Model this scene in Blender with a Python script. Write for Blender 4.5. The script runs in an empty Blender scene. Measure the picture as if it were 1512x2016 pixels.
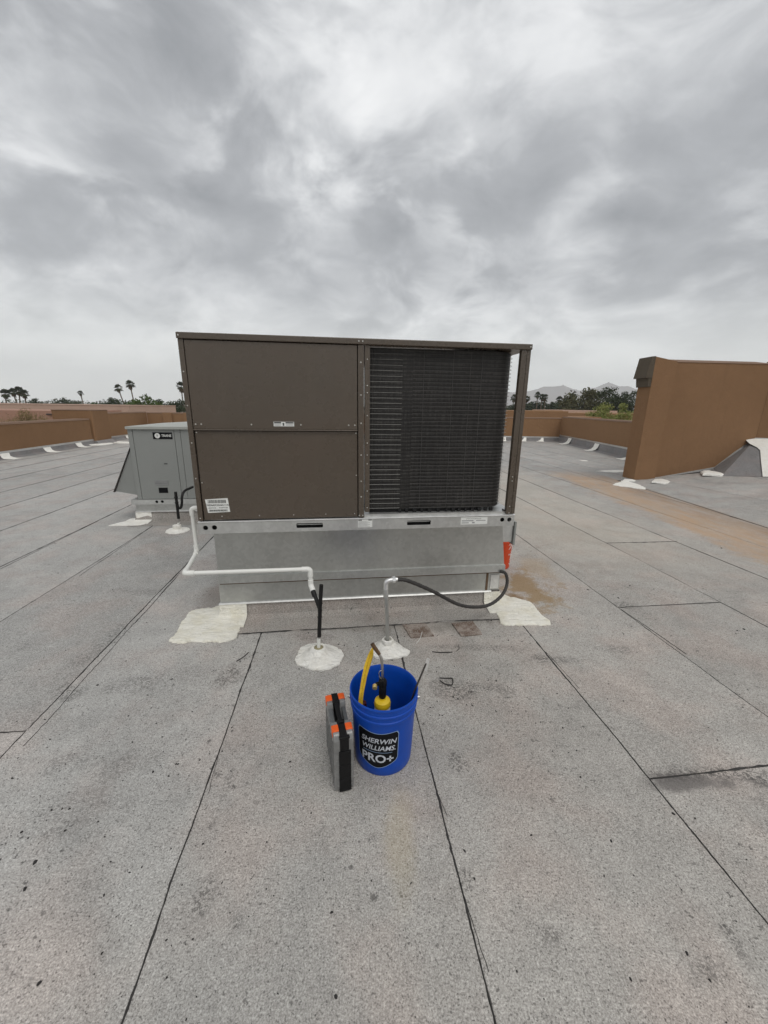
import bpy, bmesh, math, random
import numpy as np
from mathutils import Vector, Matrix, noise as mnoise

S = bpy.context.scene
COL = S.collection
R = math.radians

# ------------------------------------------------------------------ camera
PITCH, ROLL, EYE = R(15.1), R(0.75), 1.59
fwd = Vector((0, math.cos(PITCH), -math.sin(PITCH)))
up0 = Vector((0, math.sin(PITCH), math.cos(PITCH)))
rt0 = Vector((1, 0, 0))
rt = rt0 * math.cos(ROLL) + up0 * math.sin(ROLL)
upv = up0 * math.cos(ROLL) - rt0 * math.sin(ROLL)
cam_data = bpy.data.cameras.new('camera')
cam = bpy.data.objects.new('camera', cam_data)
COL.objects.link(cam)
M = Matrix.Identity(4)
for i in range(3):
    M[i][0], M[i][1], M[i][2] = rt[i], upv[i], -fwd[i]
M.translation = Vector((0, 0, EYE))
cam.matrix_world = M
cam_data.sensor_fit = 'VERTICAL'
cam_data.sensor_height = 36.0
cam_data.lens = 770 / 2016 * 36.0
cam_data.clip_start = 0.05
cam_data.clip_end = 30000
S.camera = cam

# ------------------------------------------------------------------ light
SUN_EL, SUN_AZ = R(58), R(150)      # azimuth measured from +Y towards +X
sun_d = bpy.data.lights.new('sun', 'SUN')
sun_d.energy = 1.22
sun_d.angle = R(32)
sun_d.color = (1.0, 0.97, 0.93)
sun = bpy.data.objects.new('sun', sun_d)
COL.objects.link(sun)
sdir = Vector((math.sin(SUN_AZ) * math.cos(SUN_EL), math.cos(SUN_AZ) * math.cos(SUN_EL), math.sin(SUN_EL)))
sun.rotation_euler = sdir.to_track_quat('Z', 'Y').to_euler()
S.view_settings.view_transform = 'Standard'
S.view_settings.look = 'None'
S.view_settings.gamma = 1.0
S.view_settings.exposure = 0.0
S.view_settings.use_curve_mapping = False
S.cycles.use_denoising = True
S.cycles.max_bounces = 6
S.cycles.diffuse_bounces = 3
S.cycles.glossy_bounces = 3
S.cycles.transmission_bounces = 4
S.cycles.volume_bounces = 1


class NT:
    """tiny node-tree helper"""
    def __init__(s, tree):
        s.t = tree
        s.t.nodes.clear()

    def n(s, typ, ins=None, **kw):
        nd = s.t.nodes.new(typ)
        for k, v in kw.items():
            setattr(nd, k, v)
        if ins:
            for k, v in ins.items():
                s.set(nd.inputs[k], v)
        return nd

    def set(s, sock, v):
        if isinstance(v, bpy.types.NodeSocket):
            s.t.links.new(v, sock)
        elif isinstance(v, bpy.types.Node):
            s.t.links.new(v.outputs[0], sock)
        else:
            if sock.type == 'RGBA' and isinstance(v, (tuple, list)) and len(v) == 3:
                v = (*v, 1)
            sock.default_value = v

    def math(s, op, a, b=0.0, c=None, clamp=False):
        nd = s.n('ShaderNodeMath', operation=op, use_clamp=clamp)
        s.set(nd.inputs[0], a)
        s.set(nd.inputs[1], b)
        if c is not None:
            s.set(nd.inputs[2], c)
        return nd.outputs[0]

    def vmath(s, op, a, b=None, scale=None):
        nd = s.n('ShaderNodeVectorMath', operation=op)
        s.set(nd.inputs[0], a)
        if b is not None:
            s.set(nd.inputs[1], b)
        if scale is not None:
            s.set(nd.inputs['Scale'], scale)
        return nd

    def mix(s, f, a, b, blend='MIX'):
        nd = s.n('ShaderNodeMix', data_type='RGBA', blend_type=blend)
        s.set(nd.inputs['Factor'], f)
        s.set(nd.inputs['A'], a)
        s.set(nd.inputs['B'], b)
        return nd.outputs['Result']

    def ramp(s, f, stops, interp='LINEAR'):
        nd = s.n('ShaderNodeValToRGB')
        cr = nd.color_ramp
        cr.interpolation = interp
        while len(cr.elements) < len(stops):
            cr.elements.new(0.5)
        for e, (p, c) in zip(cr.elements, stops):
            e.position = p
            e.color = (*c, 1) if isinstance(c, (tuple, list)) else (c, c, c, 1)
        s.set(nd.inputs[0], f)
        return nd.outputs[0]

    def sstep(s, x, a, b):
        nd = s.n('ShaderNodeMapRange', interpolation_type='SMOOTHSTEP')
        s.set(nd.inputs['Value'], x)
        nd.inputs['From Min'].default_value = a
        nd.inputs['From Max'].default_value = b
        return nd.outputs['Result']

    def noise(s, vec, scale, detail=2.0, rough=0.5, dist=0.0, w=None):
        nd = s.n('ShaderNodeTexNoise')
        nd.inputs['Scale'].default_value = scale
        nd.inputs['Detail'].default_value = detail
        nd.inputs['Roughness'].default_value = rough
        nd.inputs['Distortion'].default_value = dist
        s.set(nd.inputs['Vector'], vec)
        return nd.outputs['Fac']


# ------------------------------------------------------------------ sky
W = bpy.data.worlds.new('World')
S.world = W
W.use_nodes = True
t = NT(W.node_tree)
tc = t.n('ShaderNodeTexCoord')
D = t.vmath('NORMALIZE', tc.outputs['Generated']).outputs[0]
sep = t.n('ShaderNodeSeparateXYZ', {0: D})
dz = t.math('MAXIMUM', sep.outputs[2], 0.0)
den = t.math('ADD', dz, 0.85)
px = t.math('DIVIDE', sep.outputs[0], den)
py = t.math('DIVIDE', sep.outputs[1], den)
pz = t.math('MULTIPLY', dz, 1.2)
P = t.n('ShaderNodeCombineXYZ', {0: px, 1: py, 2: pz}).outputs[0]
# slow swirl of the cloud deck: warp the deck plane before the fractal noise
wn = t.n('ShaderNodeTexNoise', {'Vector': P, 'Scale': 3.2, 'Detail': 2.0, 'Roughness': 0.5})
warp = t.vmath('SCALE', t.vmath('SUBTRACT', wn.outputs['Color'], (0.5, 0.5, 0.5)).outputs[0], scale=0.22).outputs[0]
PW = t.vmath('ADD', P, warp).outputs[0]
big = t.noise(t.vmath('ADD', PW, (3.1, 7.7, 1.3)).outputs[0], 2.2, 2.0, 0.5)
mid = t.noise(t.vmath('ADD', PW, (11.0, 2.0, 4.0)).outputs[0], 5.6, 6.0, 0.54)
mid2 = t.noise(t.vmath('ADD', PW, (11.0, 1.955, 4.05)).outputs[0], 5.6, 6.0, 0.54)
fin = t.noise(t.vmath('ADD', PW, (1.0, 21.0, 9.0)).outputs[0], 13.0, 6.0, 0.58)


def sky_blob(d, r0, r1):
    v = Vector(d).normalized()
    dt = t.vmath('DOT_PRODUCT', D, tuple(v)).outputs['Value']
    wob = t.math('MULTIPLY', t.math('SUBTRACT', mid, 0.5), 0.045)
    return t.sstep(t.math('ADD', dt, wob), math.cos(R(r1)), math.cos(R(r0)))


val = t.math('ADD', t.math('MULTIPLY', big, 0.36), t.math('ADD', t.math('MULTIPLY', mid, 0.44), t.math('MULTIPLY', fin, 0.20)))
# lit tops and darker undersides of the billows
val = t.math('ADD', val, t.math('MULTIPLY', t.math('SUBTRACT', mid, mid2), 0.26))
# thicker (darker) cloud bodies and thin bright gaps of the deck
for d, a0, a1, k in (((-0.42, 1, 0.66), 0, 16, -0.13), ((-0.60, 1, 0.72), 1, 11, -0.08), ((0.13, 1, 0.45), 0, 15, -0.13), ((0.45, 1, 0.39), 2, 13, -0.10),
                     ((0.80, 1, 0.39), 3, 16, -0.10), ((-0.72, 1, 0.42), 3, 14, -0.08), ((-0.25, 1, 0.31), 2, 11, -0.09), ((-0.05, 1, 0.36), 2, 9, -0.06),
                     ((-0.16, 1, 0.54), 1, 9, 0.08), ((0.14, 1, 0.66), 2, 13, 0.05), ((-0.57, 1, 0.56), 0, 9, 0.12), ((-0.15, 1, 0.43), 1, 8, 0.05),
                     ((0.36, 1, 0.29), 1, 10, 0.07), ((0.10, 1, 0.30), 1, 7, 0.06)):
    val = t.math('ADD', val, t.math('MULTIPLY', sky_blob(d, a0, a1), k))
cloud = t.ramp(val, [(0.24, (3.1, 3.22, 3.40)), (0.38, (4.6, 4.73, 4.92)), (0.47, (6.5, 6.64, 6.80)), (0.56, (8.7, 8.82, 8.92)), (0.67, (10.2, 10.28, 10.3))], 'LINEAR')
# the deck thins to an even pale veil just above the horizon
hz = t.sstep(dz, 0.25, 0.0)
cloud = t.mix(t.math('MULTIPLY', hz, 0.85), cloud, (11.6, 11.9, 11.6))
sky = t.n('ShaderNodeTexSky', sky_type='NISHITA', sun_disc=False, sun_elevation=SUN_EL, sun_rotation=SUN_AZ, dust_density=3.0)
col = t.mix(0.92, sky.outputs[0], cloud)
bg = t.n('ShaderNodeBackground', {'Color': col, 'Strength': 0.1})
out = t.n('ShaderNodeOutputWorld', {'Surface': bg})

# ------------------------------------------------------------------ materials
MATS = {}


def mat(name):
    m = bpy.data.materials.new(name)
    m.use_nodes = True
    MATS[name] = m
    t = NT(m.node_tree)
    b = t.n('ShaderNodeBsdfPrincipled')
    o = t.n('ShaderNodeOutputMaterial', {'Surface': b.outputs[0]})
    return m, t, b


def bump(t, b, h, strength=0.3, dist=0.01):
    n = t.n('ShaderNodeBump', {'Strength': strength, 'Distance': dist, 'Height': h})
    t.set(b.inputs['Normal'], n)


def plain(name, col, rough=0.5, metal=0.0, var=0.12, scale=6.0, bmp=0.0, bscale=60.0, spec=None, alpha=None):
    m, t, b = mat(name)
    tc = t.n('ShaderNodeTexCoord').outputs['Object']
    n = t.noise(tc, scale, 5.0, 0.6)
    f = t.math('MULTIPLY_ADD', t.math('SUBTRACT', n, 0.5), var * 2, 1.0)
    t.set(b.inputs['Base Color'], t.vmath('SCALE', col, scale=f).outputs[0])
    t.set(b.inputs['Roughness'], t.math('MULTIPLY_ADD', t.math('SUBTRACT', n, 0.5), 0.2, rough))
    b.inputs['Metallic'].default_value = metal
    if spec is not None:
        b.inputs['Specular IOR Level'].default_value = spec
    if bmp:
        bump(t, b, t.noise(tc, bscale, 3.0), bmp, 0.004)
    return m


def roof_material(name, tint=(1, 1, 1), stains=True):
    m, t, b = mat(name)
    P = t.n('ShaderNodeNewGeometry').outputs['Position']
    xyz = t.n('ShaderNodeSeparateXYZ', {0: P})
    X, Y = xyz.outputs[0], xyz.outputs[1]
    g1 = t.noise(P, 185, 2.0, 0.75)
    g2 = t.noise(P, 95, 2.0, 0.6)
    b1 = t.noise(P, 1.1, 5.0, 0.6)
    b2 = t.noise(P, 6.5, 4.0, 0.62)
    g = t.math('ADD', t.math('MULTIPLY', g1, 0.72), t.math('MULTIPLY', g2, 0.28))
    c = t.ramp(g, [(0.31, (0.06, 0.056, 0.052)), (0.40, (0.262, 0.250, 0.236)), (0.53, (0.39, 0.375, 0.355)), (0.68, (0.60, 0.585, 0.56))])
    pit = t.sstep(t.noise(P, 120, 1.0, 0.5), 0.66, 0.72)
    c = t.mix(t.math('MULTIPLY', pit, 0.6), c, (0.07, 0.066, 0.062))
    # faded / weathered patches
    f = t.math('MULTIPLY_ADD', t.math('SUBTRACT', b1, 0.5), 0.55, 1.0)
    f = t.math('MULTIPLY_ADD', t.math('SUBTRACT', b2, 0.5), 0.42, f)
    # bare spots where granules have washed off, and old ponding rings
    f = t.math('MULTIPLY_ADD', t.sstep(t.noise(P, 14, 5.0, 0.7), 0.58, 0.75), -0.22, f)
    pond = t.noise(P, 0.55, 3.0, 0.5)
    ring = t.math('MULTIPLY', t.sstep(pond, 0.50, 0.54), t.sstep(pond, 0.60, 0.545))
    f = t.math('MULTIPLY_ADD', ring, -0.10, f)
    rnd = t.n('ShaderNodeObjectInfo').outputs['Random']
    f = t.math('MULTIPLY', f, t.math('MULTIPLY_ADD', rnd, 0.16, 0.92))
    c = t.vmath('SCALE', c, scale=f).outputs[0]
    c = t.mix(t.sstep(t.noise(P, 2.3, 3.0), 0.42, 0.68), c, t.vmath('MULTIPLY', c, (1.05, 0.985, 0.965)).outputs[0])
    # scuffs and tar spots, clustered
    clus = t.sstep(t.noise(P, 1.7, 3.0, 0.6), 0.44, 0.62)
    sp = t.sstep(t.noise(P, 34, 3.0, 0.65), 0.62, 0.68)
    c = t.mix(t.math('MULTIPLY', t.math('MULTIPLY', sp, clus), 0.75), c, (0.05, 0.047, 0.045))
    st = t.vmath('MULTIPLY', P, (9.0, 34.0, 9.0)).outputs[0]
    sc = t.math('MULTIPLY', t.sstep(t.noise(st, 1.0, 4.0, 0.7), 0.70, 0.78), t.sstep(t.noise(P, 2.9, 2.0), 0.52, 0.62))
    c = t.mix(t.math('MULTIPLY', sc, 0.5), c, (0.07, 0.065, 0.06))
    if stains:
        n5 = t.noise(P, 5.0, 5.0, 0.65)
        # warm foot-traffic dust round the unit and to its right, cooler clean sheet on the left
        wd_ = t.math('MULTIPLY', t.sstep(t.math('MULTIPLY_ADD', t.math('SUBTRACT', b1, 0.5), 2.5, X), -1.6, 0.6), t.sstep(Y, 9.0, 4.0))
        c = t.mix(t.math('MULTIPLY', wd_, 0.32), t.vmath('MULTIPLY', c, (0.985, 1.005, 1.01)).outputs[0], t.vmath('MULTIPLY', c, (1.07, 0.995, 0.90)).outputs[0])
        wob = t.math('MULTIPLY', t.math('SUBTRACT', t.noise(P, 1.3, 7.0, 0.72), 0.5), 1.5)
        xs = t.math('ADD', X, wob)
        # silt left by water along the valley on the right
        v = t.math('MULTIPLY', t.sstep(xs, 4.02, 4.42), t.sstep(X, 5.50, 5.36))
        v = t.math('MULTIPLY', v, t.sstep(t.math('ADD', Y, wob), 10.6, 9.2))
        grad = t.math('MULTIPLY_ADD', t.noise(t.vmath('MULTIPLY', P, (6.0, 1.0, 1.0)).outputs[0], 1.5, 6.0, 0.72), 1.9, -0.35, clamp=True)
        v = t.math('MULTIPLY', v, grad)
        c = t.mix(t.math('MULTIPLY', v, 0.92), c, t.mix(t.sstep(xs, 4.6, 5.3), (0.43, 0.275, 0.155), (0.29, 0.19, 0.115)))
        # faint tan wash between the unit and the valley
        v2 = t.math('MULTIPLY', t.sstep(xs, 1.2, 2.2), t.sstep(xs, 4.4, 2.8))
        v2 = t.math('MULTIPLY', v2, t.math('MULTIPLY', t.sstep(Y, 3.0, 5.0), t.sstep(Y, 12.0, 9.0)))
        c = t.mix(t.math('MULTIPLY', v2, 0.32), c, (0.50, 0.44, 0.35))

        def spot(cx, cy, rx, ry, k, colr, warp=0.8):
            dx = t.math('DIVIDE', t.math('SUBTRACT', X, cx), rx)
            dy = t.math('DIVIDE', t.math('SUBTRACT', Y, cy), ry)
            r = t.math('SQRT', t.math('ADD', t.math('MULTIPLY', dx, dx), t.math('MULTIPLY', dy, dy)))
            r = t.math('ADD', r, t.math('MULTIPLY', t.math('SUBTRACT', n5, 0.5), warp * 2))
            return t.mix(t.math('MULTIPLY', t.sstep(r, 1.0, 0.25), k), c, colr)
        dots = t.sstep(t.noise(P, 80, 3.0, 0.75), 0.47, 0.55)

        def scuff(cx, cy, rx, ry, k, warp=1.6):
            dx = t.math('DIVIDE', t.math('SUBTRACT', X, cx), rx)
            dy = t.math('DIVIDE', t.math('SUBTRACT', Y, cy), ry)
            r = t.math('SQRT', t.math('ADD', t.math('MULTIPLY', dx, dx), t.math('MULTIPLY', dy, dy)))
            r = t.math('ADD', r, t.math('MULTIPLY', t.math('SUBTRACT', n5, 0.5), warp * 2))
            mk = t.math('MULTIPLY', t.sstep(r, 1.1, 0.3), dots)
            return t.mix(t.math('MULTIPLY', mk, k * 0.80), c, (0.075, 0.070, 0.065))
        for a_ in ((-0.59, 0.93, 0.06, 0.075, 0.85), (-0.44, 0.86, 0.03, 0.03, 0.7), (-1.25, 1.42, 0.32, 0.10, 0.45), (-1.15, 1.22, 0.26, 0.14, 0.40), (-1.45, 1.95, 0.20, 0.10, 0.5), (-1.75, 1.85, 0.14, 0.08, 0.8),
                   (-1.9, 2.35, 0.10, 0.45, 0.6), (-1.25, 2.02, 0.30, 0.12, 0.3), (-0.93, 2.02, 0.10, 0.10, 0.8), (0.45, 1.93, 0.20, 0.13, 0.8), (0.72, 1.93, 0.10, 0.06, 0.7), (0.76, 2.72, 0.16, 0.08, 0.95), (0.60, 2.35, 0.35, 0.05, 0.6),
                   (1.12, 2.22, 0.16, 0.06, 0.9), (2.0, 2.98, 0.16, 0.07, 0.9), (1.62, 2.35, 0.14, 0.06, 0.6), (1.5, 1.40, 0.38, 0.05, 0.95), (1.75, 1.30, 0.25, 0.10, 0.4), (0.30, 0.98, 0.03, 0.06, 0.85), (0.55, 0.84, 0.05, 0.03, 0.7),
                   (1.10, 0.84, 0.03, 0.06, 0.8), (0.95, 0.76, 0.08, 0.06, 0.6), (0.36, 1.44, 0.05, 0.06, 0.8), (0.04, 2.55, 0.05, 0.10, 0.9), (-0.25, 2.62, 0.9, 0.10, 0.5), (-0.45, 2.45, 0.25, 0.06, 0.5), (-2.1, 3.1, 0.3, 0.10, 0.5), (-0.66, 1.3, 0.03, 0.2, 0.5)):
            c = scuff(*a_)
        c = spot(1.34, 3.26, 0.26, 0.50, 0.72, (0.27, 0.165, 0.055), 1.7)
        c = spot(1.58, 3.75, 0.22, 0.45, 0.40, (0.36, 0.25, 0.13))
        c = spot(1.14, 3.06, 0.10, 0.16, 0.7, (0.20, 0.12, 0.05))
        c = spot(0.08, 1.12, 0.085, 0.28, 0.26, (0.42, 0.34, 0.19), 0.5)
        c = spot(-0.10, 2.68, 1.25, 0.22, 0.50, (0.21, 0.185, 0.155), 0.7)
        c = spot(-1.40, 3.1, 0.25, 0.7, 0.50, (0.24, 0.20, 0.17), 0.6)
        c = spot(1.38, 1.36, 0.34, 0.06, 0.75, (0.11, 0.10, 0.095), 1.0)
    c = t.vmath('MULTIPLY', c, tint).outputs[0]
    t.set(b.inputs['Base Color'], c)
    b.inputs['Roughness'].default_value = 0.82
    b.inputs['Specular IOR Level'].default_value = 0.35
    bump(t, b, t.math('ADD', g, t.math('MULTIPLY', t.noise(P, 2.2, 2.0), 3.0)), 0.5, 0.006)
    return m


M_SHEET = roof_material('granule_sheet')
M_FLASH = roof_material('granule_flashing', (0.90, 0.885, 0.86), stains=False)
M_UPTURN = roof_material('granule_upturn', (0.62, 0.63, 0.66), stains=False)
M_BITUMEN = plain('bitumen', (0.030, 0.028, 0.026), 0.8, var=0.5, scale=30, bmp=0.4, bscale=120)


def stucco(name, col):
    m, t, b = mat(name)
    P = t.n('ShaderNodeNewGeometry').outputs['Position']
    n1 = t.noise(P, 0.7, 5.0, 0.6)
    n2 = t.noise(P, 5.0, 5.0, 0.65)
    n3 = t.noise(P, 90, 3.0, 0.6)
    f = t.math('MULTIPLY_ADD', t.math('SUBTRACT', n1, 0.5), 0.24, 1.0)
    f = t.math('MULTIPLY_ADD', t.math('SUBTRACT', n2, 0.5), 0.14, f)
    f = t.math('MULTIPLY_ADD', t.math('SUBTRACT', n3, 0.5), 0.34, f)
    c = t.vmath('SCALE', col, scale=f).outputs[0]
    # rain streaks
    st = t.noise(t.vmath('MULTIPLY', P, (7.0, 7.0, 0.5)).outputs[0], 1.0, 4.0, 0.7)
    c = t.mix(t.math('MULTIPLY', t.sstep(st, 0.56, 0.74), 0.18), c, t.vmath('SCALE', col, scale=0.62).outputs[0])
    t.set(b.inputs['Base Color'], c)
    b.inputs['Roughness'].default_value = 0.9
    b.inputs['Specular IOR Level'].default_value = 0.2
    bump(t, b, t.math('ADD', t.noise(P, 70, 3.0), t.math('MULTIPLY', t.noise(P, 9, 3.0), 1.2)), 0.8, 0.012)
    return m


M_STUCCO = stucco('stucco_brown', (0.238, 0.138, 0.074))
M_STUCCO2 = stucco('stucco_brown_far', (0.262, 0.153, 0.082))
M_CAP = stucco('stucco_cap', (0.205, 0.135, 0.095))
M_CORN = stucco('stucco_cornice', (0.105, 0.087, 0.066))
M_PINK = stucco('stucco_pink', (0.36, 0.215, 0.16))
M_TANROOF = stucco('stucco_tan', (0.47, 0.335, 0.265))
M_ROOFGREY = stucco('far_roof', (0.30, 0.27, 0.25))


def galv(name, base, rough=0.42, metal=0.8):
    m, t, b = mat(name)
    tc = t.n('ShaderNodeTexCoord').outputs['Object']
    v = t.n('ShaderNodeTexVoronoi', {'Vector': tc, 'Scale': 42.0})
    n = t.noise(tc, 2.1, 5.0, 0.65)
    st = t.noise(t.vmath('MULTIPLY', tc, (9, 9, 0.9)).outputs[0], 1.0, 5.0, 0.7)
    sc = t.n('ShaderNodeSeparateColor', {0: v.outputs['Color']}).outputs[0]
    f = t.math('MULTIPLY_ADD', t.math('SUBTRACT', sc, 0.5), 0.12, 1.0)
    f = t.math('MULTIPLY_ADD', t.math('SUBTRACT', n, 0.5), 0.45, f)
    f = t.math('MULTIPLY_ADD', t.math('SUBTRACT', st, 0.5), 0.22, f)
    c = t.vmath('SCALE', base, scale=f).outputs[0]
    t.set(b.inputs['Base Color'], c)
    b.inputs['Metallic'].default_value = metal
    t.set(b.inputs['Roughness'], t.math('MULTIPLY_ADD', n, 0.22, rough - 0.1))
    bump(t, b, t.noise(tc, 2.6, 2.0), 0.22, 0.03)
    return m


M_GALV = galv('galvanized', (0.58, 0.585, 0.57))
M_GALVD = galv('galvanized_weathered', (0.50, 0.507, 0.49), 0.36, 0.85)
M_GALVB = galv('galvanized_bright', (0.76, 0.76, 0.75), 0.36)


def brown_paint():
    m, t, b = mat('brown_enamel')
    tc = t.n('ShaderNodeTexCoord').outputs['Object']
    n = t.noise(tc, 1.6, 4.0, 0.55)
    n2 = t.noise(tc, 7.0, 5.0, 0.65)
    st = t.noise(t.vmath('MULTIPLY', tc, (16, 16, 0.8)).outputs[0], 1.0, 5.0, 0.7)
    f = t.math('MULTIPLY_ADD', t.math('SUBTRACT', n2, 0.5), 0.14, 1.0)
    f = t.math('MULTIPLY_ADD', t.sstep(st, 0.55, 0.8), 0.10, f)
    c = t.mix(n, (0.080, 0.068, 0.052), (0.094, 0.069, 0.051))
    # pale dust settled low on the panels
    dust = t.math('MULTIPLY', t.sstep(t.noise(tc, 4.0, 6.0, 0.7), 0.45, 0.75), 0.05)
    c = t.mix(dust, c, (0.21, 0.18, 0.15))
    t.set(b.inputs['Base Color'], t.vmath('SCALE', c, scale=f).outputs[0])
    t.set(b.inputs['Roughness'], t.math('MULTIPLY_ADD', n2, 0.16, 0.20))
    b.inputs['Specular IOR Level'].default_value = 0.5
    bump(t, b, t.math('ADD', t.noise(tc, 1.7, 2.0), t.math('MULTIPLY', t.noise(tc, 300, 1.0), 0.003)), 0.22, 0.035)
    return m


M_BROWN = brown_paint()


def coil_mat():
    m, t, b = mat('coil_fins')
    tc = t.n('ShaderNodeTexCoord').outputs['Object']
    x = t.n('ShaderNodeSeparateXYZ', {0: tc})
    z = x.outputs[2]
    tube = t.math('SINE', t.math('MULTIPLY', z, 2 * math.pi / 0.0255))
    n1 = t.noise(t.vmath('MULTIPLY', tc, (1.0, 1.0, 0.35)).outputs[0], 3.2, 5.0, 0.6)
    n2 = t.noise(t.vmath('MULTIPLY', tc, (60, 60, 5.0)).outputs[0], 1.0, 4.0, 0.65)
    n3 = t.noise(t.vmath('MULTIPLY', tc, (3.0, 3.0, 40.0)).outputs[0], 1.0, 3.0, 0.6)
    n4 = t.noise(tc, 55, 3.0, 0.7)
    f = t.math('ADD', t.math('MULTIPLY', tube, 0.10), t.math('MULTIPLY', n2, 0.55))
    f = t.math('ADD', f, t.math('MULTIPLY', n3, 0.35))
    f = t.math('ADD', f, t.math('MULTIPLY', n4, 0.40))
    c = t.ramp(f, [(0.35, (0.008, 0.0075, 0.007)), (0.70, (0.028, 0.026, 0.024)), (0.95, (0.085, 0.08, 0.074))])
    c = t.vmath('SCALE', c, scale=t.math('MULTIPLY_ADD', n1, 1.1, 0.22)).outputs[0]
    t.set(b.inputs['Base Color'], c)
    b.inputs['Roughness'].default_value = 0.55
    b.inputs['Metallic'].default_value = 0.25
    bump(t, b, f, 0.5, 0.006)
    return m


M_COIL = coil_mat()
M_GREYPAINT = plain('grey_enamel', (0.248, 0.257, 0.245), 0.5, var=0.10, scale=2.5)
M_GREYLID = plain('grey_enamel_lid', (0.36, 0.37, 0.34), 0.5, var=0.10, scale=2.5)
M_PVC = plain('pvc_white', (0.74, 0.74, 0.70), 0.38, var=0.10, scale=9)
M_ABS = plain('abs_black', (0.012, 0.0115, 0.011), 0.5, var=0.3, scale=20, spec=0.25)
M_HOSE = plain('flex_black', (0.045, 0.042, 0.040), 0.6, var=0.35, scale=30, spec=0.25)
M_DARK = plain('dark_void', (0.008, 0.008, 0.008), 0.9, var=0.1)
M_STEEL = plain('steel', (0.50, 0.49, 0.47), 0.32, 1.0, var=0.2, scale=25)
M_DSTEEL = plain('dark_steel', (0.10, 0.09, 0.085), 0.4, 0.9, var=0.3, scale=25)
M_BURNT = plain('burnt_brass', (0.16, 0.10, 0.06), 0.45, 0.8, var=0.5, scale=40)
M_SCREW = plain('screw_zinc', (0.62, 0.61, 0.57), 0.35, 0.7, var=0.2, scale=90)
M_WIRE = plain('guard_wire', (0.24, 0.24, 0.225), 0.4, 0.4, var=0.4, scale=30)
M_WIRED = plain('guard_wire_dark', (0.085, 0.08, 0.077), 0.5, 0.3, var=0.5, scale=14)
M_LABEL = plain('label_white', (0.72, 0.73, 0.70), 0.5, var=0.06, scale=30)
M_INK = plain('label_ink', (0.03, 0.03, 0.03), 0.6, var=0.2)
M_GREYINK = plain('label_grey_ink', (0.28, 0.28, 0.28), 0.6, var=0.2)
M_BLUE = plain('bucket_blue', (0.003, 0.060, 0.38), 0.42, var=0.25, scale=14, spec=0.3)
_m, _t, _b = M_BLUE, NT.__new__(NT), None
_t.t = M_BLUE.node_tree
_b = next(n_ for n_ in _t.t.nodes if n_.type == 'BSDF_PRINCIPLED')
_src = _b.inputs['Base Color'].links[0].from_socket
_tc = _t.n('ShaderNodeTexCoord').outputs['Object']
_sc = _t.sstep(_t.noise(_t.vmath('MULTIPLY', _tc, (40, 40, 12)).outputs[0], 1.0, 6.0, 0.75), 0.60, 0.70)
_dr = _t.sstep(_t.noise(_tc, 26, 5.0, 0.7), 0.62, 0.72)
_c = _t.mix(_t.math('MULTIPLY', _sc, 0.30), _src, (0.06, 0.13, 0.38))
_c = _t.mix(_t.math('MULTIPLY', _dr, 0.30), _c, (0.05, 0.055, 0.08))
_t.set(_b.inputs['Base Color'], _c)
M_BLABEL = plain('bucket_label_black', (0.004, 0.0045, 0.006), 0.5, var=0.2, scale=30, spec=0.15)
M_PRINT = plain('print_silver', (0.52, 0.55, 0.60), 0.45, var=0.08, scale=30)
M_PRINTB = plain('print_pale_blue', (0.28, 0.40, 0.58), 0.45, var=0.08, scale=30)
M_YEL = plain('yellow_plastic', (0.72, 0.49, 0.015), 0.42, var=0.2, scale=25)
M_YSTRAP = plain('yellow_fabric', (0.62, 0.40, 0.02), 0.7, var=0.35, scale=45, bmp=0.5, bscale=150)
M_RED = plain('red_grip', (0.05, 0.005, 0.005), 0.45, var=0.2, scale=30, spec=0.3)
M_ORANGE = plain('latch_orange', (0.72, 0.105, 0.012), 0.42, var=0.14, scale=40)
M_CASE = plain('case_shell', (0.19, 0.19, 0.185), 0.22, var=0.5, scale=40)
M_CASED = plain('case_shell_smoky', (0.10, 0.105, 0.108), 0.3, var=0.2, scale=30)
M_CBLK = plain('case_black', (0.007, 0.007, 0.0075), 0.5, var=0.3, scale=40, bmp=0.15, bscale=200, spec=0.2)
M_OBUCK = plain('bucket_orange', (0.56, 0.055, 0.010), 0.42, var=0.2, scale=12)
M_RUSTBAND = plain('rust_band', (0.13, 0.085, 0.05), 0.75, 0.2, var=0.8, scale=7)
M_TWIG = plain('tar_fleck', (0.018, 0.016, 0.015), 0.7, var=0.3)


def coating(name, base, dirt):
    m, t, b = mat(name)
    P = t.n('ShaderNodeNewGeometry').outputs['Position']
    n1 = t.noise(P, 9, 5.0, 0.6)
    n2 = t.noise(P, 48, 4.0, 0.72)
    n3 = t.noise(t.vmath('MULTIPLY', P, (12, 40, 26)).outputs[0], 1.0, 4.0, 0.7, 1.2)
    c = t.mix(t.sstep(n1, 0.38, 0.72), base, dirt)
    c = t.mix(t.math('MULTIPLY', t.sstep(n2, 0.69, 0.74), 0.7), c, (0.20, 0.17, 0.13))
    c = t.mix(t.math('MULTIPLY', t.sstep(n3, 0.55, 0.72), 0.40), c, (0.56, 0.52, 0.42))
    t.set(b.inputs['Base Color'], c)
    b.inputs['Roughness'].default_value = 0.6
    bump(t, b, t.math('ADD', n2, t.math('MULTIPLY', n3, 1.4)), 0.9, 0.016)
    return m


M_COAT = coating('white_coating', (0.92, 0.905, 0.85), (0.86, 0.835, 0.76))
M_COATC = coating('cream_coating', (0.93, 0.905, 0.81), (0.86, 0.82, 0.68))
M_RESID = None


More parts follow.
